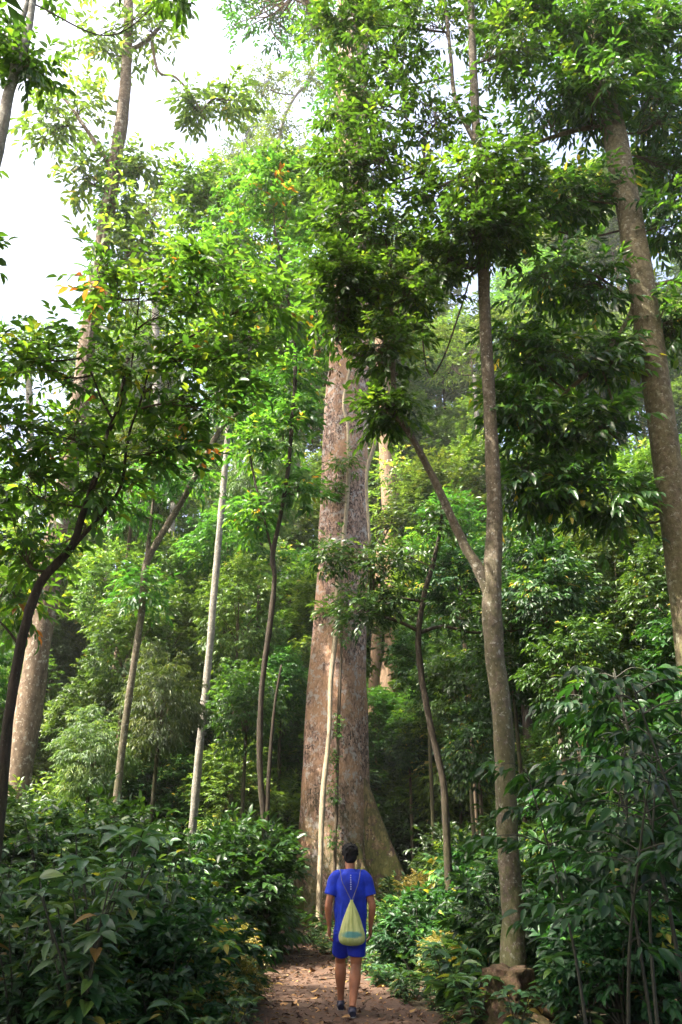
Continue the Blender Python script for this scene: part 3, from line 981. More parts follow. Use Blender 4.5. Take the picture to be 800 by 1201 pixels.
HV = [hill_variant(101, M['leaf_hill'], (1, 1, 1.1), 0.115, .44, .4, 95),
      hill_variant(102, M['leaf_hill'], (.85, .85, 1.6), 0.108, .42, .5, 120),
      hill_variant(103, M['leaf_hill'], (1.1, 1.0, .8), 0.128, .40, .6, 84),
      hill_variant(104, M['leaf_lush'], (.95, .95, 1.4), 0.108, .42, .5, 110),
      hill_variant(105, M['leaf_pale'], (1, 1, 1.4), .13, .16, 1.1, 90),
      hill_variant(106, M['leaf_bush'], (1.1, 1.1, 1.1), 0.115, .46, .4, 96)]
HLAB = ["broad crowned tree on the wooded slope behind the giant trunk", "tall rounded tree on the wooded slope behind the giant trunk", "flat topped open tree on the wooded slope behind the giant trunk",
        "bright green tree on the wooded slope behind the giant trunk", "feathery pale green tree with hanging narrow leaves on the slope", "dark dense tree at the foot of the slope behind the giant trunk"]
HNAME = ["broad_crowned_tree", "rounded_tree", "flat_topped_tree", "bright_tree", "feathery_tree", "dense_tree"]


NV = [hill_variant(111, M['leaf_bush'], (1, 1, 1.3), .115, .42, .5, 80, 'mid'), hill_variant(112, M['leaf_sap'], (1.1, 1, 1.1), .13, .40, .6, 70, 'mid'), hill_variant(113, M['leaf_lush'], (1, 1, 1.2), .12, .42, .5, 74, 'mid'), hill_variant(114, M['leaf_hill'], (1, 1, 1.4), .11, .42, .5, 84, 'mid'), hill_variant(115, M['leaf_pale'], (1, 1, 1.5), .15, .17, 1.1, 90, 'mid')]


def slope_tree(v, px, py, Y, rpx, rng, name=None, label=None, group=None):
    c = P(px, py, Y)
    g = Hs(c[0], c[1])
    hc = c[2] - g
    rad = rpx * mpp(c)
    if hc < rad * .5:
        return None
    r = thing(name or HNAME[v], label or HLAB[v], "tree", (c[0], c[1], g), group or "trees on the slope: " + HNAME[v].replace('_', ' '))
    rot = rng.uniform(0, 6.28)
    for nm, me in zip(("crown", "branches", "trunk"), v if name else HV[v]):
        o = bpy.data.objects.new(nm, me)
        COL.objects.link(o)
        o.parent = r
        o.rotation_euler = (0, 0, rot)
        if nm == "trunk":
            th = .10 + .012 * hc
            o.scale = (th, th, max(.5, hc - rad * .3))
        else:
            o.location = (0, 0, hc)
            o.scale = (rad, rad, rad * rng.uniform(.85, 1.15))
    return r


SKY_X = [-200, 0, 60, 120, 190, 230, 260, 300, 340, 375, 400, 430, 520, 640, 800, 1000]
SKY_Y = [470, 470, 460, 430, 370, 330, 310, 290, 280, 300, 330, 300, 240, 200, 170, 150]


def build_slope():
    rng = np.random.default_rng(5)
    n = 0
    # rows from near to far; lower rows nearer
    for (y0, y1, Ya, Yb, rp, step) in [(880, 950, 22, 30, 46, 62), (800, 890, 24, 33, 50, 60), (720, 810, 27, 37, 52, 62), (640, 730, 30, 42, 52, 62), (560, 650, 34, 48, 54, 64), (480, 570, 40, 54, 54, 64), (400, 490, 46, 62, 54, 66), (320, 410, 52, 70, 54, 68), (240, 330, 58, 78, 54, 74), (150, 250, 62, 86, 54, 84)]:
        for x in np.arange(-70, 880, step):
            px = x + rng.uniform(-.45, .45) * step
            py = rng.uniform(y0, y1)
            Y = rng.uniform(Ya, Yb)
            if 422 < px < 490 and 470 < py < 840 and Y < 43: Y = rng.uniform(43, 50)
            if 325 < px < 490 and Y < 27: Y = rng.uniform(28, 33)
            rpx = rp * rng.uniform(.75, 1.35)
            if py - rpx * .7 < np.interp(px, SKY_X, SKY_Y): continue
            pale = px < 360 and 660 < py < 860
            p = [.2, .2, .16, .16, .22 if pale else .04, .24 if py > 640 and not pale else .05]
            v = rng.choice(6, p=np.array(p) / sum(p))
            if slope_tree(int(v), px, py, Y, rpx, rng) is not None: n += 1
    for (px, py, Y, rpx) in [(425, 720, 44, 40), (480, 780, 43, 40), (450, 640, 46, 46), (500, 700, 30, 44), (540, 760, 28, 44), (430, 560, 47, 46), (500, 600, 36, 40), (530, 640, 33, 46), (345, 760, 30, 40), (340, 680, 33, 40), (350, 620, 36, 42), (440, 850, 28, 36), (490, 850, 27, 36), (330, 850, 28, 36), (560, 560, 38, 46), (470, 520, 48, 46), (430, 480, 46, 46)]:
        slope_tree(int(rng.choice([0, 1, 2, 3, 5])), px, py, Y, rpx, rng)
    # slender understorey trees of the middle distance
    for (px, py, Y, rpx) in [(640, 700, 15, 62), (720, 680, 17, 70), (790, 700, 15, 66), (600, 780, 16, 52), (680, 800, 14, 60), (760, 790, 16, 66), (830, 780, 14, 70), (545, 800, 19, 52), (650, 620, 19, 62), (740, 600, 20, 66), (800, 580, 19, 60), (540, 680, 21, 48), (500, 780, 23, 40), (560, 880, 17, 44), (480, 880, 25, 30), (830, 640, 17, 60),
                             (-50, 800, 15, 50), (110, 880, 18, 44), (190, 820, 18, 46), (290, 830, 19, 42), (280, 720, 23, 46), (130, 690, 25, 44), (200, 740, 25, 44), (330, 800, 26, 34), (270, 640, 26, 48), (310, 560, 28, 44), (160, 560, 27, 50), (150, 760, 23, 44), (240, 780, 26, 44), (190, 690, 27, 46), (300, 770, 28, 40), (110, 830, 24, 40)]:
        v = int(rng.choice([2, 3, 3, 4])) if px < 400 else int(rng.choice([0, 0, 1, 3]))
        slope_tree(NV[v], px, py, Y, rpx, rng, "understorey_tree", "leafy understorey tree in the middle distance " + ("right of the slender forked trunk" if px > 570 else "just right of the giant tree" if px > 400 else "left of the giant tree"), "understorey trees " + ("right" if px > 570 else "centre" if px > 400 else "left"))


build_slope()

# unseen canopy trees, added round the camera to shade path and near undergrowth
def build_shade_trees():
    rng = np.random.default_rng(31)
    spots = [(-5, -4, -5, -3, 12, 4.2), (1, -5, 1, -4, 13, 4.5), (6, -3, 6.5, -1.5, 12, 4.2), (-10, -1, -9, 1.5, 12, 3.8), (-13.5, 4, -12.6, 4, 12.5, 3.8), (-13.5, 9, -12.8, 9.5, 12.5, 3.6),
             (-2.5, -2.5, -3.2, 2.4, 12.5, 3.5), (2.2, -2.5, 1.0, 1.8, 13.2, 3.4), (6.5, 1.0, 5.2, 2.2, 12.5, 3.3), (-6.5, -1.5, -6.6, 3.0, 12.2, 3.5), (-14, -4, -14, -3, 14, 5), (-3, -11, -3, -11, 14, 5), (13, -6, 13, -6, 14, 5), (4, -12, 4, -12, 14, 5)]
    for k, (x, y, cx, cy_, h, rad) in enumerate(spots):
        r = thing("shade_tree", "unseen broad canopy tree added behind or beside the camera to shade the path", "tree", (x, y, Hs(x, y)), "added shade trees round the path")
        for nm, me in zip(("crown", "branches", "trunk"), HV[(0, 5)[k % 2]]):
            o = bpy.data.objects.new(nm, me)
            COL.objects.link(o)
            o.parent = r
            d = Vector((cx - x, cy_ - y, h))
            if nm == "trunk":
                o.scale = (.4, .4, d.length)
                o.rotation_euler = d.to_track_quat('Z', 'Y').to_euler()
            else:
                o.rotation_euler = (0, 0, rng.uniform(0, 6))
                o.location = d
                o.scale = (rad, rad, rad * .55)


build_shade_trees()

# ------------------------------------------------------------------ undergrowth
def shrub_variant(seed, height, nst, leaf, aspect, per, spread=.35, whorl=6, kind='near', droop=.25, start=.3):
    rng = np.random.default_rng(seed)
    st, lf = MB(), MB()
    for s in range(nst):
        a = rng.uniform(0, 6.28)
        h = height * rng.uniform(.6, 1.05)
        tip = np.array([math.cos(a) * spread * h * rng.uniform(.3, 1), math.sin(a) * spread * h * rng.uniform(.3, 1), h])
        b = np.array([rng.normal(0, .04), rng.normal(0, .04), -.05])
        mid = (b + tip) / 2 + np.array([math.cos(a), math.sin(a), 0]) * -.06 * h
        line = catmull([b, mid, tip], 8)
        tube(st, line, [.013 * height ** .5, .005], 6, rough=.1, seed=s)
        nleaf = int(per * h / height)
        u = np.sort(rng.uniform(start, .97, nleaf))
        idx = u * (len(line) - 1)
        i0 = np.clip(idx.astype(int), 0, len(line) - 2)
        f = (idx - i0)[:, None]
        pos = line[i0] * (1 - f) + line[i0 + 1] * f
        ang = np.arange(nleaf) * 2.4 + rng.normal(0, .3, nleaf)
        d = np.stack([np.cos(ang), np.sin(ang), rng.uniform(-.15, .45, nleaf) - droop * .5], 1)
        pet = pos + d * (leaf * .22)
        for p_, q_ in zip(pos, pet):
            tube(st, [p_, q_], [.0035, .002], 3, cap=False)
        nn = np.array([0, 0, 1.0]) + rng.normal(0, .30, (nleaf, 3))
        L = leaf * rng.uniform(.65, 1.15, nleaf) * (.75 + .35 * np.sin(np.pi * u))
        tt = np.clip(rng.normal(.42, .27, nleaf) + (.25 if rng.random() < .12 else 0), 0, .9)
        tt = np.where(rng.random(nleaf) < .035, rng.uniform(.93, 1, nleaf), tt)
        add_leaves(lf, pet, d, nn, L, L * aspect * rng.uniform(.85, 1.15, nleaf), tt, kind)
        # rosette at the tip
        m = rng.integers(whorl - 2, whorl + 1)
        ang = np.arange(m) * 6.28 / m + rng.uniform(0, 6)
        d = np.stack([np.cos(ang), np.sin(ang), rng.uniform(-.1, .55, m) - droop * .4], 1)
        nn = np.array([0, 0, 1.0]) + rng.normal(0, .25, (m, 3))
        L = leaf * rng.uniform(.7, 1.15, m)
        add_leaves(lf, np.repeat(tip[None], m, 0), d, nn, L, L * aspect, np.clip(rng.normal(.6, .18, m), 0, 1), kind)
    return st, lf


def sapling_variant(seed, height, nbr, leaf, aspect, droop=.6):
    rng = np.random.default_rng(seed)
    st, lf = MB(), MB()
    lean = rng.uniform(-.25, .25, 2)
    line = catmull([(0, 0, -.1), (lean[0] * .3, lean[1] * .3, height * .4), (lean[0], lean[1], height * .75), (lean[0] * 1.6, lean[1] * 1.6, height)], 8)
    tube(st, line, [.020 * (height / 3) ** .5, .006], 7, rough=.1, seed=seed)
    pos, out = [], []
    for k in range(nbr):
        u = rng.uniform(.35, 1.0)
        i = int(u * (len(line) - 1))
        a = k * 2.4 + rng.normal(0, .4)
        L = rng.uniform(.35, .85) * (1.15 - .5 * u)
        e = line[i] + np.array([math.cos(a) * L, math.sin(a) * L, .15 * L])
        tube(st, catmull([line[i], (line[i] + e) / 2 + np.array([0, 0, .06]), e], 4), [.008, .003], 4, cap=False)
        for q in (.45, .75, 1.0):
            pos.append(line[i] * (1 - q) + e * q)
            out.append([math.cos(a) + rng.normal(0, .35), math.sin(a) + rng.normal(0, .35), .05])
    pos, out = np.array(pos), np.array(out)
    sprays(lf, rng, pos, out, 6, .34, leaf, aspect, droop, 'near', np.clip(rng.normal(.42, .2, len(pos)), 0, 1), .7)
    return st, lf


def bush_variant(seed, leaf, aspect, nsub, kind='mid', tint=0.0, droop=.4, sp=(1, 1, 1)):
    """dense bush of radius 1 standing on its base"""
    rng = np.random.default_rng(seed)
    st, lf = MB(), MB()
    cs = ball(rng, nsub) * np.array([.85, .85, .75]) * np.array(sp) + np.array([0, 0, .85])
    cs[:, 2] = np.abs(cs[:, 2])
    for k, c in enumerate(cs):
        nsp = 9
        po = ball(rng, nsp) * .24
        o = c - np.array([0, 0, .5])
        out = po / .24 * .6 + unit(o) * .7 + rng.normal(0, .3, (nsp, 3))
        out[:, 2] *= .6
        t0 = np.clip(rng.normal(.40, .17) + tint, 0, 1)
        sprays(lf, rng, c + po, out, 7, .20, leaf, aspect, droop, kind, np.clip(t0 + rng.normal(0, .1, nsp), 0, 1), .6)
        if k % 3 == 0:
            tube(st, catmull([(rng.normal(0, .06), rng.normal(0, .06), -.1), c * np.array([.5, .5, .55]), c], 4), [.022, .006], 4, cap=False)
    return st, lf


def fern_variant(seed, n, length):
    rng = np.random.default_rng(seed)
    st, lf = MB(), MB()
    for k in range(n):
        a = k * 2.4 + rng.normal(0, .3)
        L = length * rng.uniform(.7, 1.1)
        d = np.array([math.cos(a), math.sin(a), 0])
        line = catmull([(0, 0, 0), d * L * .35 + np.array([0, 0, L * .42]), d * L * .75 + np.array([0, 0, L * .45]), d * L + np.array([0, 0, L * .22])], 8)
        tube(st, line, [.008, .002], 4, cap=False)
        i = np.arange(4, len(line) - 1)
        for sg in (-1, 1):
            tan = unit(np.gradient(line, axis=0))[i]
            sd = np.cross(tan, np.array([0, 0, 1.0])) * sg
            l = L * .30 * np.sin(np.linspace(.35, 3.0, len(i)))
            add_leaves(lf, line[i], sd + tan * .45 + np.array([0, 0, -.25]), np.array([0, 0, 1.0]) + sd * -.15 + rng.normal(0, .08, (len(i), 3)), l, np.full(len(i), L * .050), np.clip(rng.normal(.5, .1, len(i)), 0, 1), 'near')
    return st, lf


PLANTS = {}
PX, PY = 0.11, 10.42


def plant_proto(key, pair, leafm, stemm=None):
    PLANTS[key] = [("stem", pair[0].mesh("stem", stemm or M['stem'])), ("foliage", pair[1].mesh("foliage", leafm))]


for k in range(5):
    plant_proto(('fore', k), shrub_variant(200 + k, 1.5, 8, (.17, .20, .14, .22, .16)[k], (.46, .40, .50, .44, .34)[k], (24, 20, 30, 18, 26)[k], droop=(.25, .5, .15, .35, .45)[k]), M['leaf_fore'])
for k in range(3):
    plant_proto(('low', k), shrub_variant(220 + k, .62, 7, (.19, .15, .22)[k], (.46, .5, .36)[k], 11, spread=.7, start=.2), M['leaf_fore'])
for k in range(4):
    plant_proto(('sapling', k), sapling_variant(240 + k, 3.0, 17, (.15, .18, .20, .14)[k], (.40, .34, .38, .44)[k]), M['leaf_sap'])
for k in range(3):
    plant_proto(('bush', k), bush_variant(260 + k, .125, .44, 90), M['leaf_bush'])
for k in range(3):
    plant_proto(('pale bush', k), bush_variant(264 + k, (.13, .11, .15)[k], (.42, .46, .34)[k], 90, droop=(.4, .3, .8)[k]), M['leaf_hill'])
plant_proto(('straw', 0), bush_variant(270, .13, .36, 50, tint=.1), M['leaf_straw'])
plant_proto(('bright', 0), bush_variant(271, .19, .42, 60, droop=.2, sp=(1.2, 1.2, .7)), M['leaf_lush'])
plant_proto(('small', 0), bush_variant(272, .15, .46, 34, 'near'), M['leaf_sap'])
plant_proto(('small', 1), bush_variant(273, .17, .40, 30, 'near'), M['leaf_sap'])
plant_proto(('fern', 0), fern_variant(280, 13, 1.0), M['leaf_lush'])
plant_proto(('fern', 1), fern_variant(281, 11, 1.0), M['leaf_pale'])
USED = {}


def plant(key, name, label, x, y, scale, rng, group, zs=1.0, cat="shrub", tilt=.08):
    r = thing(name, label, cat, (x, y, Hs(x, y) - .02), group)
    r.rotation_euler = (rng.normal(0, tilt), rng.normal(0, tilt), rng.uniform(0, 6.28))
    r.scale = (scale, scale, scale * zs)
    for nm, me in PLANTS[key]:
        o = bpy.data.objects.new(nm, me)
        COL.objects.link(o)
        o.parent = r
    return r


def scatter(rng, n, x0, x1, y0, y1, mind, pathgap=.35, rad=.35):
    pts = []
    tries = 0
    while len(pts) < n and tries < n * 60:
        tries += 1
        x, y = rng.uniform(x0, x1), rng.uniform(y0, y1)
        if abs(x - path_x(y)) < path_w(y) + pathgap: continue
        if any((x - a) ** 2 + (y - b) ** 2 < mind ** 2 for a, b in pts): continue
        pxx = 400 + x / (y * .916) * F
        if 11.5 < y < 26 and 330 - 600 * rad / y < pxx < 430 + 50 * (y > 14) * (rad > 1) + 1000 * rad / y: continue
        pts.append((x, y))
    return pts


def undergrowth():
    rng = np.random.default_rng(77)
    # left of the path: broadleaf shrubs, waist to head high
    for x, y in scatter(rng, 100, -7.2, -1.0, 6.9, 16.5, .44, .85):
        px = 400 + x / (y * .916) * F
        if px < -80: continue
        tall = np.interp(px, [0, 220, 300, 400], [1.25, 1.2, .75, .5]) * rng.uniform(.6, 1.12)
        plant(('fore', int(rng.integers(5))), "broadleaf_shrub", "broadleaf shrub with dark veined leaves in the thicket left of the dirt path", x, y, tall, rng, "broadleaf shrubs left of the path")
    for x, y in scatter(rng, 26, -6.5, -1.1, 6.5, 15.0, .7, .7):
        px = 400 + x / (y * .916) * F
        if px < -60: continue
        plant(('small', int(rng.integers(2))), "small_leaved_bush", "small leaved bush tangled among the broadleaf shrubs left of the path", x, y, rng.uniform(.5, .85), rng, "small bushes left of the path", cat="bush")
    for x, y in scatter(rng, 14, -6.5, -1.6, 8, 15.0, .9, .5):
        plant(('sapling', int(rng.integers(4))), "young_sapling", "thin young sapling standing among the shrubs left of the path", x, y, rng.uniform(.5, .72), rng, "young saplings left of the path", cat="sapling")
    for x, y in scatter(rng, 40, 2.0, 7.5, 8.5, 18.0, .6, .3):
        px = 400 + x / (y * .916) * F
        if px > 880 or (540 < px < 660 and y < 10.8): continue
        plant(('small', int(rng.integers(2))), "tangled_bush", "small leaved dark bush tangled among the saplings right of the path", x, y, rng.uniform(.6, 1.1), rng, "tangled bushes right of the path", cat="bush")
    for x, y in scatter(rng, 70, -4.5, -.9, 7.5, 16.0, .3, .05):
        plant(('low', int(rng.integers(3))), "low_broadleaf_plant", "low broadleaf plant under the shrubs left of the dirt path", x, y, rng.uniform(.7, 1.2), rng, "low plants left of the path", cat="plant")
    # right of the path: tall saplings with big dark leaves, thin stems
    for x, y in scatter(rng, 52, 1.7, 6.5, 6.6, 14.5, .55):
        px = 400 + x / (y * .916) * F
        if px > 900 or (540 < px < 660 and y < 10.6): continue
        h = np.interp(px, [470, 560, 650, 800], [.34, .42, .74, 1.05]) * rng.uniform(.8, 1.15)
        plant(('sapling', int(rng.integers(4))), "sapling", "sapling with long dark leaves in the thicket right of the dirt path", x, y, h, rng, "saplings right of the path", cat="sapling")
    for x, y in scatter(rng, 60, 1.1, 5.5, 8.2, 16.0, .36, .05):
        px = 400 + x / (y * .916) * F
        if 540 < px < 660 and y < 10.4: continue
        plant(('low', int(rng.integers(3))), "low_leafy_plant", "low leafy plant under the saplings right of the dirt path", x, y, rng.uniform(.7, 1.15), rng, "low plants right of the path", cat="plant")
    for x, y in scatter(rng, 34, .9, 5.5, 11.0, 22.0, .7, .25):
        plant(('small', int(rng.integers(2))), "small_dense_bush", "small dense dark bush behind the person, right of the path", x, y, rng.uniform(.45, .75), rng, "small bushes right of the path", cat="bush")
    # middle distance thickets
    for x, y in scatter(rng, 62, -15, -1.8, 14.0, 27.0, 1.25, .5, 1.3):
        plant(('bush', int(rng.integers(3))), "thicket_bush", "dense green bush in the middle distance left of the giant tree", x, y, rng.uniform(.8, 1.45), rng, "bushes left of the giant tree", cat="bush")
    for x, y in scatter(rng, 66, .8, 15, 15.0, 28.0, 1.2, .5, 1.3):
        plant(('bush', int(rng.integers(3))), "understorey_bush", "dense dark bush in the middle distance right of the giant tree", x, y, rng.uniform(.8, 1.5), rng, "bushes right of the giant tree", cat="bush")
    for x, y in scatter(rng, 135, -22, 22, 26.0, 42.0, 1.5, 0, 1.6):
        plant(('bush', int(rng.integers(3))) if rng.random() < .4 else ('pale bush', int(rng.integers(3))), "hillside_bush", "bush at the foot of the wooded slope", x, y, rng.uniform(1.5, 2.7), rng, "bushes at the foot of the slope", cat="bush")
    for x, y in scatter(rng, 46, -15, 15, 19.0, 30.0, 1.4, .5, 1.2):
        plant(('pale bush', int(rng.integers(3))), "leafy_bush", "leafy bush behind the dark thickets " + ("left" if x < -.5 else "right") + " of the giant tree", x, y, rng.uniform(.9, 1.6), rng, "leafy bushes " + ("left" if x < -.5 else "right") + " of the giant tree", cat="bush")
    for k in range(170):
        Y = rng.uniform(38, 100)
        x = rng.uniform(-.52, .52) * Y
        plant(('pale bush', int(rng.integers(3))), "slope_bush", "leafy bush among the trees high on the wooded slope", x, Y, rng.uniform(2.2, 3.6), rng, "bushes high on the slope", cat="bush")
    # bright, sunlit patches left of the pale trunk
    for px, Y, s, lab in [(365, 14, .8, "bright yellow green bush lit by the sun at the foot of the pale tree"), (180, 17.5, 1.25, "bright yellow green bush in the sun left of the pale trunk"), (60, 16, 1.0, "bright green bush behind the left shrubs near the edge"),
                          (300, 19.5, .9, "bright low bush beside the left root of the giant tree"), (110, 20, 1.2, "bright green bush below the tall blotched trunk")]:
        if px == 365: px = 215
        x = (px - 400) / F * Y * .93
        plant(('bright', 0), "bright_bush", lab, x, Y, s, rng, None, cat="bush")
    for px, Y, s, lab in [(500, 19, .75, "straw coloured bush right of the giant buttress"), (540, 25, 1.1, "yellowing bush on the slope behind the slender forked tree"), (280, 13, .5, "straw coloured bush between the left shrubs and the path"),
                          (690, 15, .55, "straw coloured bush deep in the right thicket"), (75, 24, 1.3, "tan dry bush below the dark hollow at the left"), (575, 14, .45, "small straw coloured bush beside the slender forked trunk")]:
        x = (px - 400) / F * Y * .93
        plant(('straw', 0), "straw_bush", lab, x, Y, s, rng, None, cat="bush")
    for px, Y, s, lab in [(262, 9.2, .34, "small dry straw coloured plant among the left shrubs nearest the path"), (290, 10.6, .36, "dry yellowish plant at the left edge of the path level with the person"), (700, 12, .45, "dry yellowish plant behind the right saplings"), (520, 12.5, .4, "pale yellow plant right of the person"), (610, 16, .6, "pale yellow bush between the slender trunk and the right saplings"), (130, 12.5, .5, "straw coloured plant deep among the left shrubs")]:
        x = (px - 400) / F * Y * .93
        plant(('straw', 0), "straw_plant", lab, x, Y, s, rng, None, cat="plant")
    for px, Y, s, k, lab in [(535, 10.6, .55, 0, "yellow green fern beside the path, right of the person"), (250, 15, 1.0, 0, "tall fern behind the left shrubs"), (480, 16.5, .9, 0, "dark fern below the giant buttress"), (170, 21, 1.6, 1, "pale fern left of the pale trunk"), (330, 17, .7, 0, "fern at the left edge of the path before the giant roots")]:
        x = (px - 400) / F * Y * .93
        plant(('fern', k), "fern", lab, x, Y, s, rng, None, cat="fern")
    for k in range(46):
        y = 9.0 + 11 * rng.random()
        sg = -1 if k % 2 else 1
        x = float(path_x(y)) + sg * float(path_w(y)) * rng.uniform(.86, 1.25)
        if abs(x - PX) < .5 and abs(y - PY) < 1.6: continue
        plant(('low', int(rng.integers(3))), "path_edge_plant", "small leafy plant growing in at the edge of the dirt path", x, y, rng.uniform(.25, .5), rng, "small plants along the path edge", cat="plant")
    for px, Y, s, lab in [(548, 9.55, .8, "low plant with pale leaves in front of the stump on its left"), (640, 9.4, .85, "low plant covering the right side of the stump"), (590, 9.2, .8, "leafy plant in front of the stump"), (665, 9.0, 1.1, "leafy plant right of the stump"), (535, 10.3, .8, "low plant between the person and the stump")]:
        x = (px - 400) / F * Y * .93
        plant(('low', int(rng.integers(3))), "low_leafy_plant", lab, x, Y, s, rng, None, cat="plant")
    # large leaved plant reaching in from the right edge, close by
    plant(('sapling', 2), "sapling", "nearest sapling at the right edge with big drooping grey green leaves", 2.75, 5.6, .82, rng, None, cat="sapling")


undergrowth()


# one mass of small leaves over the forest floor
def ground_cover():
    rng = np.random.default_rng(3)
    n = 26000
    y = 11 + 42 * rng.random(n) ** 1.2
    x = rng.uniform(-.55, .55, n) * y * 1.1
    ok = np.abs(x - path_x(y)) > path_w(y) * 1.0 + .05 * rng.random(n)
    x, y = x[ok], y[ok]
    n = len(x)
    z = H(x, y) + rng.uniform(.02, .38, n) * (.5 + y / 30)
    a = rng.uniform(0, 6.28, n)
    d = np.stack([np.cos(a), np.sin(a), rng.uniform(-.3, .4, n)], 1)
    L = rng.uniform(.09, .2, n) * (.7 + y / 30)
    mb = MB()
    add_leaves(mb, np.stack([x, y, z], 1), d, np.array([0, 0, 1.0]) + rng.normal(0, .3, (n, 3)), L, L * .45, np.clip(rng.normal(.4, .2, n), 0, 1), 'mid')
    tag(mb.build("ground_cover", M['leaf_bush']), kind="stuff")
    # fallen leaves
    n = 6500
    y = 8 + 22 * rng.random(n) ** 1.5
    x = path_x(y) + rng.normal(0, 1.0, n) * path_w(y) * 1.25
    z = H(x, y) + rng.uniform(.022, .05, n)
    a = rng.uniform(0, 6.28, n)
    d = np.stack([np.cos(a), np.sin(a), rng.normal(0, .16, n)], 1)
    L = .03 + .10 * rng.random(n) ** 2.4
    mb = MB()
    add_leaves(mb, np.stack([x, y, z], 1), d, np.array([0, 0, 1.0]) * np.where(rng.random(n) < .3, -1, 1)[:, None] + rng.normal(0, .3, (n, 3)), L, L * rng.uniform(.3, .6, n), rng.random(n), 'mid')
    tag(mb.build("leaf_litter", M['litter']), kind="stuff")


ground_cover()


def fallen_twigs():
    rng = np.random.default_rng(41)
    for k in range(16):
        y = 9.6 + 7 * rng.random()
        x = float(path_x(y)) + float(path_w(y)) * rng.uniform(-.9, .9)
        if abs(x - PX) < .35 and abs(y - PY) < .6: continue
        a, L = rng.uniform(0, 3.14), rng.uniform(.2, .6)
        d = np.array([math.cos(a), math.sin(a), 0]) * L / 2
        c = np.array([x, y, 0])
        pts = np.array([c - d, c + rng.normal(0, .03, 3), c + d])
        pts[:, 2] = H(pts[:, 0], pts[:, 1]) + .035
        mb = MB()
        tube(mb, catmull(pts, 5), [.009, .004], 6, rough=.2, seed=k)
        tag(mb.build("fallen_twig", M['wood'], attr=False), "thin brown twig lying among the dead leaves on the dirt path", "twig", "twigs on the path")


fallen_twigs()


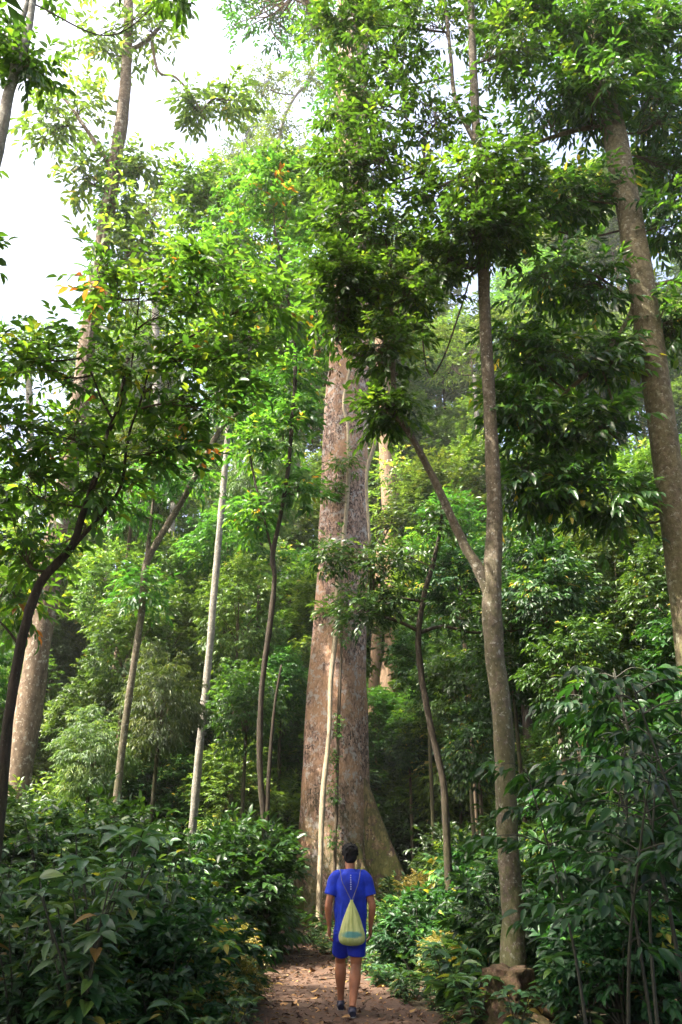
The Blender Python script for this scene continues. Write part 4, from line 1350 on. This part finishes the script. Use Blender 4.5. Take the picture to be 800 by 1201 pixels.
# ------------------------------------------------------------------ climbers on the giant
def build_lianas():
    rng = np.random.default_rng(8)
    def on_trunk(px, py, extra=.06):
        i = np.argmin(np.abs([(lambda q: 600.5 - F * np.dot(q - CAM, CU) / np.dot(q - CAM, CF))(p) for p in giant_line]) - py) if False else None
        return None
    def screen_y(q): return 600.5 - F * np.dot(q - CAM, CU) / np.dot(q - CAM, CF)
    ys = np.array([screen_y(p) for p in giant_line])
    ws = np.interp(np.linspace(0, 1, len(giant_line)), np.linspace(0, 1, len(giant_rad)), giant_rad)
    def surf(px, py, w, lift=0.0):
        o = np.argsort(ys)
        rad = np.interp(py, ys[o], ws[o])
        c = P(px, py, 24.0)
        cx = np.interp(py, ys[o], giant_line[o][:, 0])
        dx = np.clip((c[0] - cx) / rad, -.9, .9)
        yy = 24.0 - rad * math.sqrt(1 - dx * dx) * 1.08 - .13 - lift
        p = P(px, py, yy)
        return p, w * mpp(p) / 2
    def climber(name, label, pix, leafspots, mat, seed, **kw):
        pr = [surf(*q) for q in pix]
        pts = np.array([p for p, r in pr])
        rad = np.array([r for p, r in pr])
        pts[0][2] = Hs(pts[0][0], pts[0][1]) - .05
        root = thing(name, label, "climbing plant", base_of(pts))
        mb = MB()
        line = smooth_tube(mb, pts, rad, 8, sides=8, rough=.10, seed=seed)
        mb.build("stem", mat, root)
        if leafspots:
            lf = MB()
            B = []
            for (px, py, rx, rz) in leafspots:
                p, _ = surf(px, py, 1, .25 if not kw else .08)
                s = mpp(p)
                B.append((p, (rx * s, .35 if not kw else .10, rz * s)))
            clump_crown(rng, lf, root, M['wood'], B, line, **{**dict(leaf=.17, aspect=.42, nsub=6, nspray=6, nl=6, twig=.34, droop=.4, sub_r=.26, limb_r=.014, twigs=False), **kw})
            lf.build("leaves", M['leaf_lush'], root)
    climber("pale_liana", "pale straight liana climbing the front of the giant trunk", [(373, 1086, 7, .7), (376, 1000, 6, .5), (379, 930, 7, .35), (386, 860, 5, .2), (388, 800, 6, .08), (394, 740, 6), (396, 690, 6), (402, 640, 5), (407, 590, 5), (409, 540, 5), (408, 500, 4), (403, 475, 4), (407, 450, 4), (412, 425, 3)],
            [(405, 545, 22, 14), (398, 655, 26, 18), (385, 715, 20, 16), (410, 700, 22, 16), (388, 575, 14, 12)], M['liana'], 4)
    climber("leafy_creeper", "leafy creeper in the groove of the giant trunk above the roots", [(392, 1080, 4), (393, 1000, 4), (395, 940, 4), (396, 880, 4), (398, 820, 4), (400, 770, 3), (401, 730, 3)],
            [(393, 930, 8, 20), (392, 890, 7, 16), (396, 850, 6, 16), (401, 745, 10, 16), (392, 985, 9, 18)], M['wood'], 5, leaf=.085, twig=.10, sub_r=.08, nsub=9, nspray=4, nl=3, limb_r=.006)
    rr = np.random.default_rng(19)
    pix = [(96, 460, 4), (104, 400, 4), (112, 350, 4), (120, 295, 5), (128, 240, 5), (134, 200, 4), (140, 160, 3)]
    pts, rad = line_pts(pix, 20.5)
    root = thing("ivy_sleeve", "dark climbing plant wrapped round the upper part of the tall blotched trunk", "climbing plant", tuple(pts[0]))
    mb = MB()
    ln = smooth_tube(mb, pts, rad, 8, sides=6, rough=.1, seed=2)
    mb.build("stem", M['wood'], root)
    lf = MB()
    n = 420
    u = len(ln) * (.35 + .62 * rr.random(n))
    c = ln[np.clip(u.astype(int), 0, len(ln) - 1)] + np.array([.0, .5, 0])
    a = rr.uniform(0, 6.28, n)
    o = np.stack([np.cos(a), np.sin(a), rr.normal(0, .3, n)], 1)
    sprays(lf, rr, c + o * np.array([.42, .42, .3]) + np.array([0, 0, 1]) * rr.normal(0, .3, n)[:, None], o, 4, .22, .20, .45, .9, 'mid')
    lf.build("leaves", M['leaf_dark'], root)
    # thin hanging lianas
    for k, (pix, Y, label) in enumerate([
        ([(434, 640, 3), (430, 560, 4), (440, 520, 5), (450, 480, 5), (452, 440, 4), (455, 400, 3)], 22.0, "thin pale liana hanging right of the giant trunk"),
        ([(366, 520, 3), (364, 470, 3), (368, 430, 3), (372, 380, 3), (366, 330, 2)], 19.0, "reddish hanging vine left of the top of the giant trunk"),
        ([(560, 300, 2), (520, 420, 2), (500, 430, 2), (494, 330, 2), (500, 200, 2)], 11.0, "looping thin vine between the boughs of the slender forked tree"),
    ]):
        pts, rad = line_pts(pix, Y)
        root = thing("hanging_vine", label, "vine", tuple(pts[0]))
        mb = MB()
        smooth_tube(mb, pts, rad, 8, sides=6, rough=.1, seed=k)
        mb.build("stem", M['liana'] if k == 0 else M['wood'], root)
        if k == 1:
            lf = MB()
            c = pts[2] + np.array([.1, 0, .9])
            pos = c + rng.normal(0, 1, (60, 3)) * np.array([.25, .2, .8])
            sprays(lf, rng, pos, rng.normal(0, 1, (60, 3)) * [1, 1, .4], 4, .25, .16, .35, 1.0, 'mid')
            lf.build("dead_leaves", M['litter'], root)


build_lianas()


# ------------------------------------------------------------------ rotten stump at the foot of the slender tree
def build_stump():
    rng = np.random.default_rng(14)
    c = P(598, 1190, 9.75)
    x, y = c[0], c[1]
    root = thing("rotten_stump", "crumbling brown stump in front of the slender forked tree", "stump", (x, y, Hs(x, y)))
    mb = MB()
    th = np.linspace(0, 2 * math.pi, 40, endpoint=False)
    zs = np.linspace(-.1, .50, 22)
    V = []
    for z in zs:
        f = .34 - .20 * max(z, 0) ** .8 + .10 * np.exp(-max(z, 0) * 9)
        r_ = f * (1 + .30 * (vnoise(np.cos(th) * 2 + 4, np.sin(th) * 2 + z * 3, 3) - .5) + .5 * (vnoise(np.cos(th) * 5 + 9, np.sin(th) * 5 + z * 8, 6) - .5) + .3 * (vnoise(np.cos(th) * 9 + 9, np.sin(th) * 9 + z * 18, 7) - .5))
        V.append(np.stack([x + r_ * np.cos(th), y + r_ * np.sin(th), np.full(40, Hs(x, y) + z + 0.0) + .05 * (vnoise(np.cos(th) * 3, np.sin(th) * 3, 8) - .5)], 1))
    V = np.concatenate(V)
    i = np.arange(21)[:, None] * 40
    j = np.arange(40)[None]
    q = np.stack([i + j, i + (j + 1) % 40, i + 40 + (j + 1) % 40, i + 40 + j], -1).reshape(-1, 4)
    V = np.concatenate([V, [[x, y, Hs(x, y) + .47]]])
    mb.add(V, [(len(V) - 1, 21 * 40 + k, 21 * 40 + (k + 1) % 40) for k in range(40)], q)
    mb.build("trunk", M['stump'], root)
    for k in range(2):
        a = [-.2, 3.0][k]
        b = MB()
        d = np.array([math.cos(a), math.sin(a), 0])
        pts = [np.array([x, y, Hs(x, y) + .22]) + d * .2, np.array([x, y, Hs(x, y) + .10]) + d * .45, np.array([x, y, Hs(x, y) - .04]) + d * .8]
        tube(b, catmull(pts, 6), [.09, .03], 9, rough=.2, seed=k)
        b.build("root", M['stump'], root)


build_stump()


# ------------------------------------------------------------------ the person and the bag
def sk(name, col, rough=.6, **kw):
    return plain_mat(name, col, rough, **kw)


M['skin'] = plain_mat("tanned skin", (.36, .145, .07), .5, 9, .25, .1, .002)
M['hair'] = plain_mat("black hair", (.008, .007, .006), .7, 160, .5, 1.0, .01, .2)
M['shirt'] = plain_mat("blue jersey", (.014, .040, .44), .75, 9, .34, .25, .003, .25)
M['shorts'] = plain_mat("blue shorts", (.011, .028, .38), .75, 50, .12, .25, .003, .25)
M['shoe'] = plain_mat("dark blue shoe", (.020, .022, .045), .6, 40, .2)
M['sole'] = plain_mat("grey sole", (.12, .115, .11), .7, 40, .2)
M['cord'] = plain_mat("thin grey cord", (.13, .13, .17), .7, 40, .2)
M['print'] = plain_mat("pale print", (.45, .50, .70), .7, 40, .1)
M['eye'] = plain_mat("dark eye", (.03, .02, .015), .2, 40, .1)


def solid(name, parts, mat, parent, voxel=.007, smooth=4):
    """closed tubes and ellipsoids fused into one continuous skin"""
    mb = MB()
    for p in parts:
        if p[0] == 'tube':
            _, pts, rads, asp = p
            c = catmull(np.concatenate([np.asarray(pts, float), np.asarray(rads, float)[:, None], np.asarray(asp, float)[:, None]], 1), 6)
            loft(mb, c[:, :3], c[:, 3], c[:, 4])
        else:
            _, ctr, r3, rot = p
            ell(mb, ctr, r3, rot)
    me = mb.mesh(name, mat, True, attr=False)
    tmp = bpy.data.objects.new(name + "_raw", me)
    COL.objects.link(tmp)
    md = tmp.modifiers.new("remesh", 'REMESH')
    md.mode = 'VOXEL'
    md.voxel_size = voxel
    md.use_smooth_shade = True
    if smooth:
        s = tmp.modifiers.new("smooth", 'SMOOTH')
        s.factor = .5
        s.iterations = smooth
    dg = bpy.context.evaluated_depsgraph_get()
    dg.update()
    out = bpy.data.meshes.new_from_object(tmp.evaluated_get(dg))
    out.materials.clear()
    out.materials.append(mat)
    bpy.data.objects.remove(tmp)
    o = bpy.data.objects.new(name, out)
    out.name = name
    COL.objects.link(o)
    o.parent = parent
    return o


def loft(mb, pts, rx, asp, sides=20):
    """closed loft, rx across X, rx*asp across the other direction"""
    pts = np.asarray(pts, float)
    tan = unit(np.gradient(pts, axis=0))
    V = []
    th = np.linspace(0, 2 * math.pi, sides, endpoint=False)
    for p, t, r, a in zip(pts, tan, rx, asp):
        n = np.array([1.0, 0, 0]) - t * t[0]
        if np.linalg.norm(n) < .2: n = np.array([0, 1.0, 0]) - t * t[1]
        n = unit(n)
        b = np.cross(t, n)
        V.append(p + n * (np.cos(th) * r)[:, None] + b * (np.sin(th) * r * a)[:, None])
    m = len(pts)
    V = np.concatenate(V + [pts[:1], pts[-1:]])
    i = np.arange(m - 1)[:, None] * sides
    j = np.arange(sides)[None]
    q = np.stack([i + j, i + (j + 1) % sides, i + sides + (j + 1) % sides, i + sides + j], -1).reshape(-1, 4)
    a, b = m * sides, m * sides + 1
    tr = [(a, (k + 1) % sides, k) for k in range(sides)] + [(b, (m - 1) * sides + k, (m - 1) * sides + (k + 1) % sides) for k in range(sides)]
    mb.add(V, tr, q)


def ell(mb, c, r, rot=0.0, nu=20, nv=12):
    th = np.linspace(0, 2 * math.pi, nu, endpoint=False)
    ph = np.linspace(-math.pi / 2, math.pi / 2, nv + 2)[1:-1]
    V = np.array([(math.cos(p) * math.cos(t), math.cos(p) * math.sin(t), math.sin(p)) for p in ph for t in th] + [(0, 0, -1), (0, 0, 1)]) * np.asarray(r)
    cr, sr = math.cos(rot), math.sin(rot)           # rotation about X
    V = np.stack([V[:, 0], V[:, 1] * cr - V[:, 2] * sr, V[:, 1] * sr + V[:, 2] * cr], 1) + np.asarray(c)
    q = [(r_ * nu + k, r_ * nu + (k + 1) % nu, (r_ + 1) * nu + (k + 1) % nu, (r_ + 1) * nu + k) for r_ in range(nv - 1) for k in range(nu)]
    a, b = nv * nu, nv * nu + 1
    t = [(a, (k + 1) % nu, k) for k in range(nu)] + [(b, (nv - 1) * nu + k, (nv - 1) * nu + (k + 1) % nu) for k in range(nu)]
    mb.add(V, t, q)


def T(pts, rads, asp=1.0):
    a = [asp] * len(pts) if isinstance(asp, (int, float)) else asp
    return ('tube', pts, rads, a)




def build_person():
    root = thing("person", "person in blue shirt and shorts walking away along the path with a bag", "person", (PX, PY, Hs(PX, PY) + .012))
    # joints, facing +Y
    hipL, kneL, ankL = (-.095, .0, .86), (-.108, .22, .50), (-.105, .25, .105)
    hipR, kneR, ankR = (.085, -.01, .86), (.062, .02, .48), (.008, -.21, .10)
    shL, elL, wrL = (-.185, .0, 1.385), (-.262, -.02, 1.10), (-.245, .05, .875)
    shR, elR, wrR = (.185, .0, 1.385), (.258, -.02, 1.09), (.238, .06, .87)
    lerp = lambda a, b, t: tuple(np.array(a) * (1 - t) + np.array(b) * t)
    parts = [T([(0, 0, .80), (0, 0, .90), (0, .0, 1.05), (0, -.005, 1.20), (0, -.01, 1.33), (0, -.01, 1.41), (0, -.005, 1.455)], [.150, .160, .138, .155, .172, .150, .075], [.72, .70, .66, .66, .62, .58, .8]),
             T([(0, -.005, 1.42), (0, .005, 1.50), (0, .02, 1.57)], [.064, .056, .060], 1.0)]
    for h, k, a in ((hipL, kneL, ankL), (hipR, kneR, ankR)):
        parts.append(T([lerp(h, k, -.05), lerp(h, k, .35), lerp(h, k, .85), k, lerp(k, a, .12)], [.094, .088, .066, .060, .056]))
        cal = np.array(lerp(k, a, .32)) + np.array([0, -.018, 0])
        parts.append(T([lerp(k, a, -.05), tuple(cal), lerp(k, a, .62), lerp(k, a, .9), a], [.056, .065, .050, .037, .038]))
        # foot inside the shoe
        parts.append(T([(a[0], a[1] - .045, a[2] - .04), (a[0], a[1] + .04, a[2] - .045), (a[0], a[1] + .15, a[2] - .065)], [.034, .040, .030], .9))
    for s, e, w_ in ((shL, elL, wrL), (shR, elR, wrR)):
        parts.append(T([lerp(s, e, -.12), lerp(s, e, .15), lerp(s, e, .55), e, lerp(e, w_, .1)], [.050, .056, .048, .040, .040]))
        parts.append(T([lerp(s, e, .93), lerp(e, w_, .22), lerp(e, w_, .7), w_], [.039, .043, .032, .026]))
        # hand: palm and five fingers, lightly curled, thumb forward
        sg = -1 if s[0] < 0 else 1
        wv = np.array(w_)
        dn = unit(np.array([0.02 * -sg, .14, -1.0]))
        fw = np.array([0, 1.0, .14])
        inn = np.array([-sg, 0, 0.0])
        parts.append(T([tuple(wv), tuple(wv + dn * .05), tuple(wv + dn * .095)], [.019, .021, .017], 2.0))
        for f, (off, ln, r_) in enumerate([(.031, .072, .0085), (.011, .080, .0088), (-.010, .074, .0084), (-.029, .058, .0076)]):
            b0 = wv + dn * .085 + fw * off
            b1 = b0 + dn * ln * .45 + inn * .008
            b2 = b1 + dn * ln * .33 + inn * .020
            b3 = b2 + dn * ln * .18 + inn * .020
            parts.append(T([tuple(b0), tuple(b1), tuple(b2), tuple(b3)], [r_ * 1.1, r_, r_ * .9, r_ * .75]))
        t0 = wv + dn * .03 + fw * .024
        parts.append(T([tuple(t0), tuple(t0 + fw * .022 + dn * .028 + inn * .010), tuple(t0 + fw * .030 + dn * .062 + inn * .018)], [.013, .011, .008]))
    # head with face, looking along the path
    hc = np.array([.0, .035, 1.645])
    parts += [('ell', tuple(hc), (.078, .096, .110), -.1), ('ell', tuple(hc + np.array([0, .035, -.055])), (.056, .060, .060), -.1),
              T([tuple(hc + np.array([0, .088, .012])), tuple(hc + np.array([0, .112, -.022])), tuple(hc + np.array([0, .098, -.034]))], [.010, .015, .012]),
              ('ell', tuple(hc + np.array([0, .086, .022])), (.048, .012, .010), 0), ('ell', tuple(hc + np.array([0, .088, -.062])), (.024, .012, .006), 0), ('ell', tuple(hc + np.array([0, .086, -.075])), (.020, .012, .006), 0),
              ('ell', tuple(hc + np.array([0, .080, -.098])), (.024, .020, .016), 0)]
    for sg in (-1, 1):
        parts.append(('ell', tuple(hc + np.array([sg * .076, -.005, -.015])), (.010, .020, .031), .2))
    solid("body", parts, M['skin'], root, .0062, 3)
    for sg in (-1, 1):
        mb = MB()
        ell(mb, hc + np.array([sg * .031, .083, .002]), (.013, .010, .010))
        o = mb.build("eye", M['eye'], root, origin=(0, 0, 0), attr=False)
    # hair: short dark cap with an uneven edge
    rng = np.random.default_rng(2)
    hp = [('ell', tuple(hc + np.array([0, -.016, .030])), (.094, .104, .098), -.2), ('ell', tuple(hc + np.array([0, -.050, -.028])), (.080, .060, .072), 0)]
    for k in range(70):
        v = unit(rng.normal(size=3))
        if v[2] < -.45 or (v[1] > .55 and v[2] < .35): continue
        hp.append(('ell', tuple(hc + np.array([0, -.014, .030]) + v * np.array([.092, .102, .097])), (.018, .018, .016), 0))
    solid("hair", hp, M['hair'], root, .005, 2)
    # shirt
    wr = np.random.default_rng(4)
    sp = [T([(0, .0, .80), (0, .0, .90), (0, -.004, 1.03), (0, -.01, 1.18), (0, -.014, 1.32), (0, -.012, 1.405), (0, -.006, 1.452), (0, -.002, 1.485)], [.188, .182, .172, .180, .190, .168, .108, .074], [.72, .72, .70, .69, .66, .64, .82, .95])]
    for s, e in ((shL, elL), (shR, elR)):
        sg = -1 if s[0] < 0 else 1
        sp.append(T([(sg * .07, -.008, 1.43), (sg * .15, -.006, 1.412), lerp(s, e, .10), lerp(s, e, .32), lerp(s, e, .62)], [.058, .070, .078, .076, .078]))
    for k in range(26):                           # folds
        z = wr.uniform(.86, 1.3)
        a = wr.uniform(0, 6.28)
        x, y = math.cos(a) * .172, math.sin(a) * .118
        dz = wr.uniform(.06, .14)
        tw = wr.normal(0, .3)
        sp.append(T([(x, y, z - dz), (math.cos(a + tw * .3) * .180, math.sin(a + tw * .3) * .124, z), (math.cos(a + tw) * .172, math.sin(a + tw) * .118, z + dz)], [.004, wr.uniform(.012, .022), .004]))
    solid("shirt", sp, M['shirt'], root, .007, 2)
    # shorts
    qp = [T([(0, 0, .72), (0, 0, .82), (0, 0, .93)], [.168, .176, .160], [.78, .74, .72])]
    for h, k in ((hipL, kneL), (hipR, kneR)):
        qp.append(T([lerp(h, k, -.05), lerp(h, k, .25), lerp(h, k, .55), lerp(h, k, .74)], [.098, .104, .104, .106]))
    for k in range(10):
        a = wr.uniform(0, 6.28)
        sx = -1 if k % 2 else 1
        h, kk = (hipL, kneL) if sx < 0 else (hipR, kneR)
        p0, p1 = np.array(lerp(h, kk, .2)), np.array(lerp(h, kk, .72))
        d = np.array([math.cos(a), math.sin(a), 0]) * .098
        qp.append(T([tuple(p0 + d), tuple((p0 + p1) / 2 + d * 1.05), tuple(p1 + d)], [.006, .011, .008]))
    solid("shorts", qp, M['shorts'], root, .008, 3)
    # shoes
    for a, pitch in ((ankL, 0.0), (ankR, .0)):
        x, y, z0 = a[0], a[1], 0.0
        sh = solid("shoe", [T([(x, y - .075, z0 + .045), (x, y - .03, z0 + .055), (x, y + .05, z0 + .052), (x, y + .13, z0 + .042), (x, y + .185, z0 + .032)], [.034, .042, .045, .047, .030], [1.1, 1.15, 1.0, .75, .7]),
                            T([(x, y - .01, z0 + .06), (x, y - .005, z0 + .105)], [.045, .042], 1.1)], M['shoe'], root, .006, 2)
        mb = MB()
        loft(mb, [(x, y - .085, z0 + .012), (x, y - .05, z0 + .012), (x, y + .05, z0 + .012), (x, y + .15, z0 + .012), (x, y + .205, z0 + .014)], [.026, .041, .044, .047, .022], [.35, .3, .28, .26, .4])
        mb.build("sole", M['sole'], sh, origin=(0, 0, 0), attr=False)
    # faint pale vertical print between the shoulders
    mb = MB()
    for k in range(7):
        z = 1.27 + k * .024
        yb = -.014 - np.interp(z, [1.18, 1.32, 1.405], [.1255, .1294, .110]) - .004
        mb.add([(-.006, yb, z), (.006, yb, z), (.006, yb - .001, z + .014), (-.006, yb - .001, z + .014), (-.006, yb + .02, z), (.006, yb + .02, z), (.006, yb + .02, z + .014), (-.006, yb + .02, z + .014)], None,
               [(0, 1, 2, 3), (4, 7, 6, 5), (0, 4, 5, 1), (3, 2, 6, 7), (0, 3, 7, 4), (1, 5, 6, 2)])
    mb.build("shirt_print", M['print'], root, False, origin=(0, 0, 0), attr=False)
    root.rotation_euler = (0, 0, R(2))
    return root


def wet_back():
    m = M['shirt']
    t = m.node_tree
    b = t.nodes["Principled BSDF"]
    c = b.inputs["Base Color"].links[0].from_socket
    sx = N(t, "ShaderNodeSeparateXYZ")
    t.links.new(coords(t), sx.inputs[0])
    nz = noise(t, 11, 4, .6, coords(t))
    a = mathn(t, 'POWER', mathn(t, 'DIVIDE', sx.outputs[0], .10), 2.0)
    z = mathn(t, 'POWER', mathn(t, 'DIVIDE', mathn(t, 'SUBTRACT', sx.outputs[2], 1.20), .17), 2.0)
    k = mathn(t, 'ADD', mathn(t, 'ADD', a, z), nz.outputs[0])
    f = ramp(t, [(.55, (.55, .55, .55)), (.8, (0, 0, 0))], mathn(t, 'MULTIPLY', k, .5)).outputs[0]
    t.links.new(mixc(t, f, c, (.008, .020, .26)), b.inputs["Base Color"])


wet_back()


def bag_mat():
    m, t, b, out = new_mat("yellow green bag fabric")
    n = noise(t, 16, 4, .6, coords(t, (1, 1, .3)))
    c = ramp(t, [(.3, (.46, .52, .15)), (.7, (.76, .79, .36))], n.outputs[0]).outputs[0]
    sx = N(t, "ShaderNodeSeparateXYZ")
    t.links.new(coords(t), sx.inputs[0])
    n2 = noise(t, 22, 3, .6, coords(t))
    dx = mathn(t, 'POWER', mathn(t, 'DIVIDE', sx.outputs[0], .13), 2.0)
    dz = mathn(t, 'POWER', mathn(t, 'DIVIDE', mathn(t, 'SUBTRACT', sx.outputs[2], .115), .040), 2.0)
    k = mathn(t, 'ADD', mathn(t, 'ADD', dx, dz), mathn(t, 'MULTIPLY', n2.outputs[0], 1.2))
    c = mixc(t, ramp(t, [(.45, (.85, .85, .85)), (.75, (0, 0, 0))], mathn(t, 'DIVIDE', k, 2.2)).outputs[0], c, (.05, .34, .36))
    low = mathn(t, 'SUBTRACT', mathn(t, 'MULTIPLY', n2.outputs[0], .09), sx.outputs[2])
    c = mixc(t, ramp(t, [(.47, (0, 0, 0)), (.52, (.6, .6, .6))], mathn(t, 'ADD', low, .5)).outputs[0], c, (.20, .27, .06))
    t.links.new(c, b.inputs["Base Color"])
    b.inputs["Roughness"].default_value = .6
    tr = N(t, "ShaderNodeBsdfTranslucent")
    t.links.new(c, tr.inputs["Color"])
    tp = N(t, "ShaderNodeBsdfTransparent")
    tp.inputs["Color"].default_value = (.9, .95, .6, 1)
    mx = N(t, "ShaderNodeMixShader")
    mx.inputs[0].default_value = .3
    t.links.new(b.outputs[0], mx.inputs[1])
    t.links.new(tr.outputs[0], mx.inputs[2])
    m2 = N(t, "ShaderNodeMixShader")
    m2.inputs[0].default_value = .12
    t.links.new(mx.outputs[0], m2.inputs[1])
    t.links.new(tp.outputs[0], m2.inputs[2])
    t.links.new(m2.outputs[0], out.inputs["Surface"])
    return m


def build_bag():
    z0 = Hs(PX, PY) + .012
    c = np.array([PX + .012, PY - .228, z0])
    root = thing("drawstring_bag", "yellow green drawstring bag with a blue bundle inside, hanging on the person's back", "bag", (c[0], c[1], z0 + .70))
    mb = MB()
    zs = np.array([.700, .708, .725, .76, .81, .87, .94, 1.01, 1.08, 1.125, 1.15, 1.165])
    rx = np.array([.03, .085, .125, .146, .145, .128, .102, .075, .046, .026, .015, .018])
    ry = np.array([.02, .05, .066, .075, .074, .066, .054, .042, .030, .020, .014, .016])
    f = catmull(np.stack([zs, rx, ry], 1), 5)
    th = np.linspace(0, 2 * math.pi, 72, endpoint=False)
    V = []
    for z, a, b in f:
        u = (z - .70) / .46
        pl = 1 + (.02 + .16 * u) * np.cos(13 * th + 2 * np.sin(3 * th)) + .03 * np.sin(5 * th + z * 20)
        yb = .05 * u                                   # leans against the back towards the top
        V.append(np.stack([c[0] + a * np.cos(th) * pl, c[1] + yb + b * np.sin(th) * pl, np.full(72, z0 + z)], 1))
    m = len(f)
    V = np.concatenate(V)
    i = np.arange(m - 1)[:, None] * 72
    j = np.arange(72)[None]
    q = np.stack([i + j, i + (j + 1) % 72, i + 72 + (j + 1) % 72, i + 72 + j], -1).reshape(-1, 4)
    V = np.concatenate([V, [[c[0], c[1], z0 + .699]]])
    mb.add(V, [(len(V) - 1, (k + 1) % 72, k) for k in range(72)], q)
    mb.build("pouch", bag_mat(), root, attr=False)
    # blue bundle inside, rounded
    mb = MB()
    ell(mb, (c[0] - .004, c[1] - .004, z0 + .815), (.10, .046, .034), 0, 24, 12)
    mb.build("bundle", plain_mat("turquoise cloth", (.03, .24, .30), .6, 30, .3, .5, .01), root, attr=False)
    mb = MB()
    ell(mb, (c[0] + .03, c[1] - .002, z0 + .757), (.075, .05, .03), 0, 20, 10)
    mb.build("contents", plain_mat("olive contents", (.16, .20, .05), .7, 30, .3), root, attr=False)
    # two cords up to the shoulders
    top = np.array([c[0], c[1] + .05, z0 + 1.15])
    for sg in (-1, 1):
        b = MB()
        pts = [top, np.array([PX + sg * .055 + .008, PY - .142, z0 + 1.26]), np.array([PX + sg * .098, PY - .146, z0 + 1.36]), np.array([PX + sg * .118, PY - .085, z0 + 1.462]), np.array([PX + sg * .128, PY - .01, z0 + 1.487])]
        tube(b, catmull(pts, 6), [.0042, .0042], 6)
        b.build("cord", M['cord'], root, attr=False)


build_person()
build_bag()
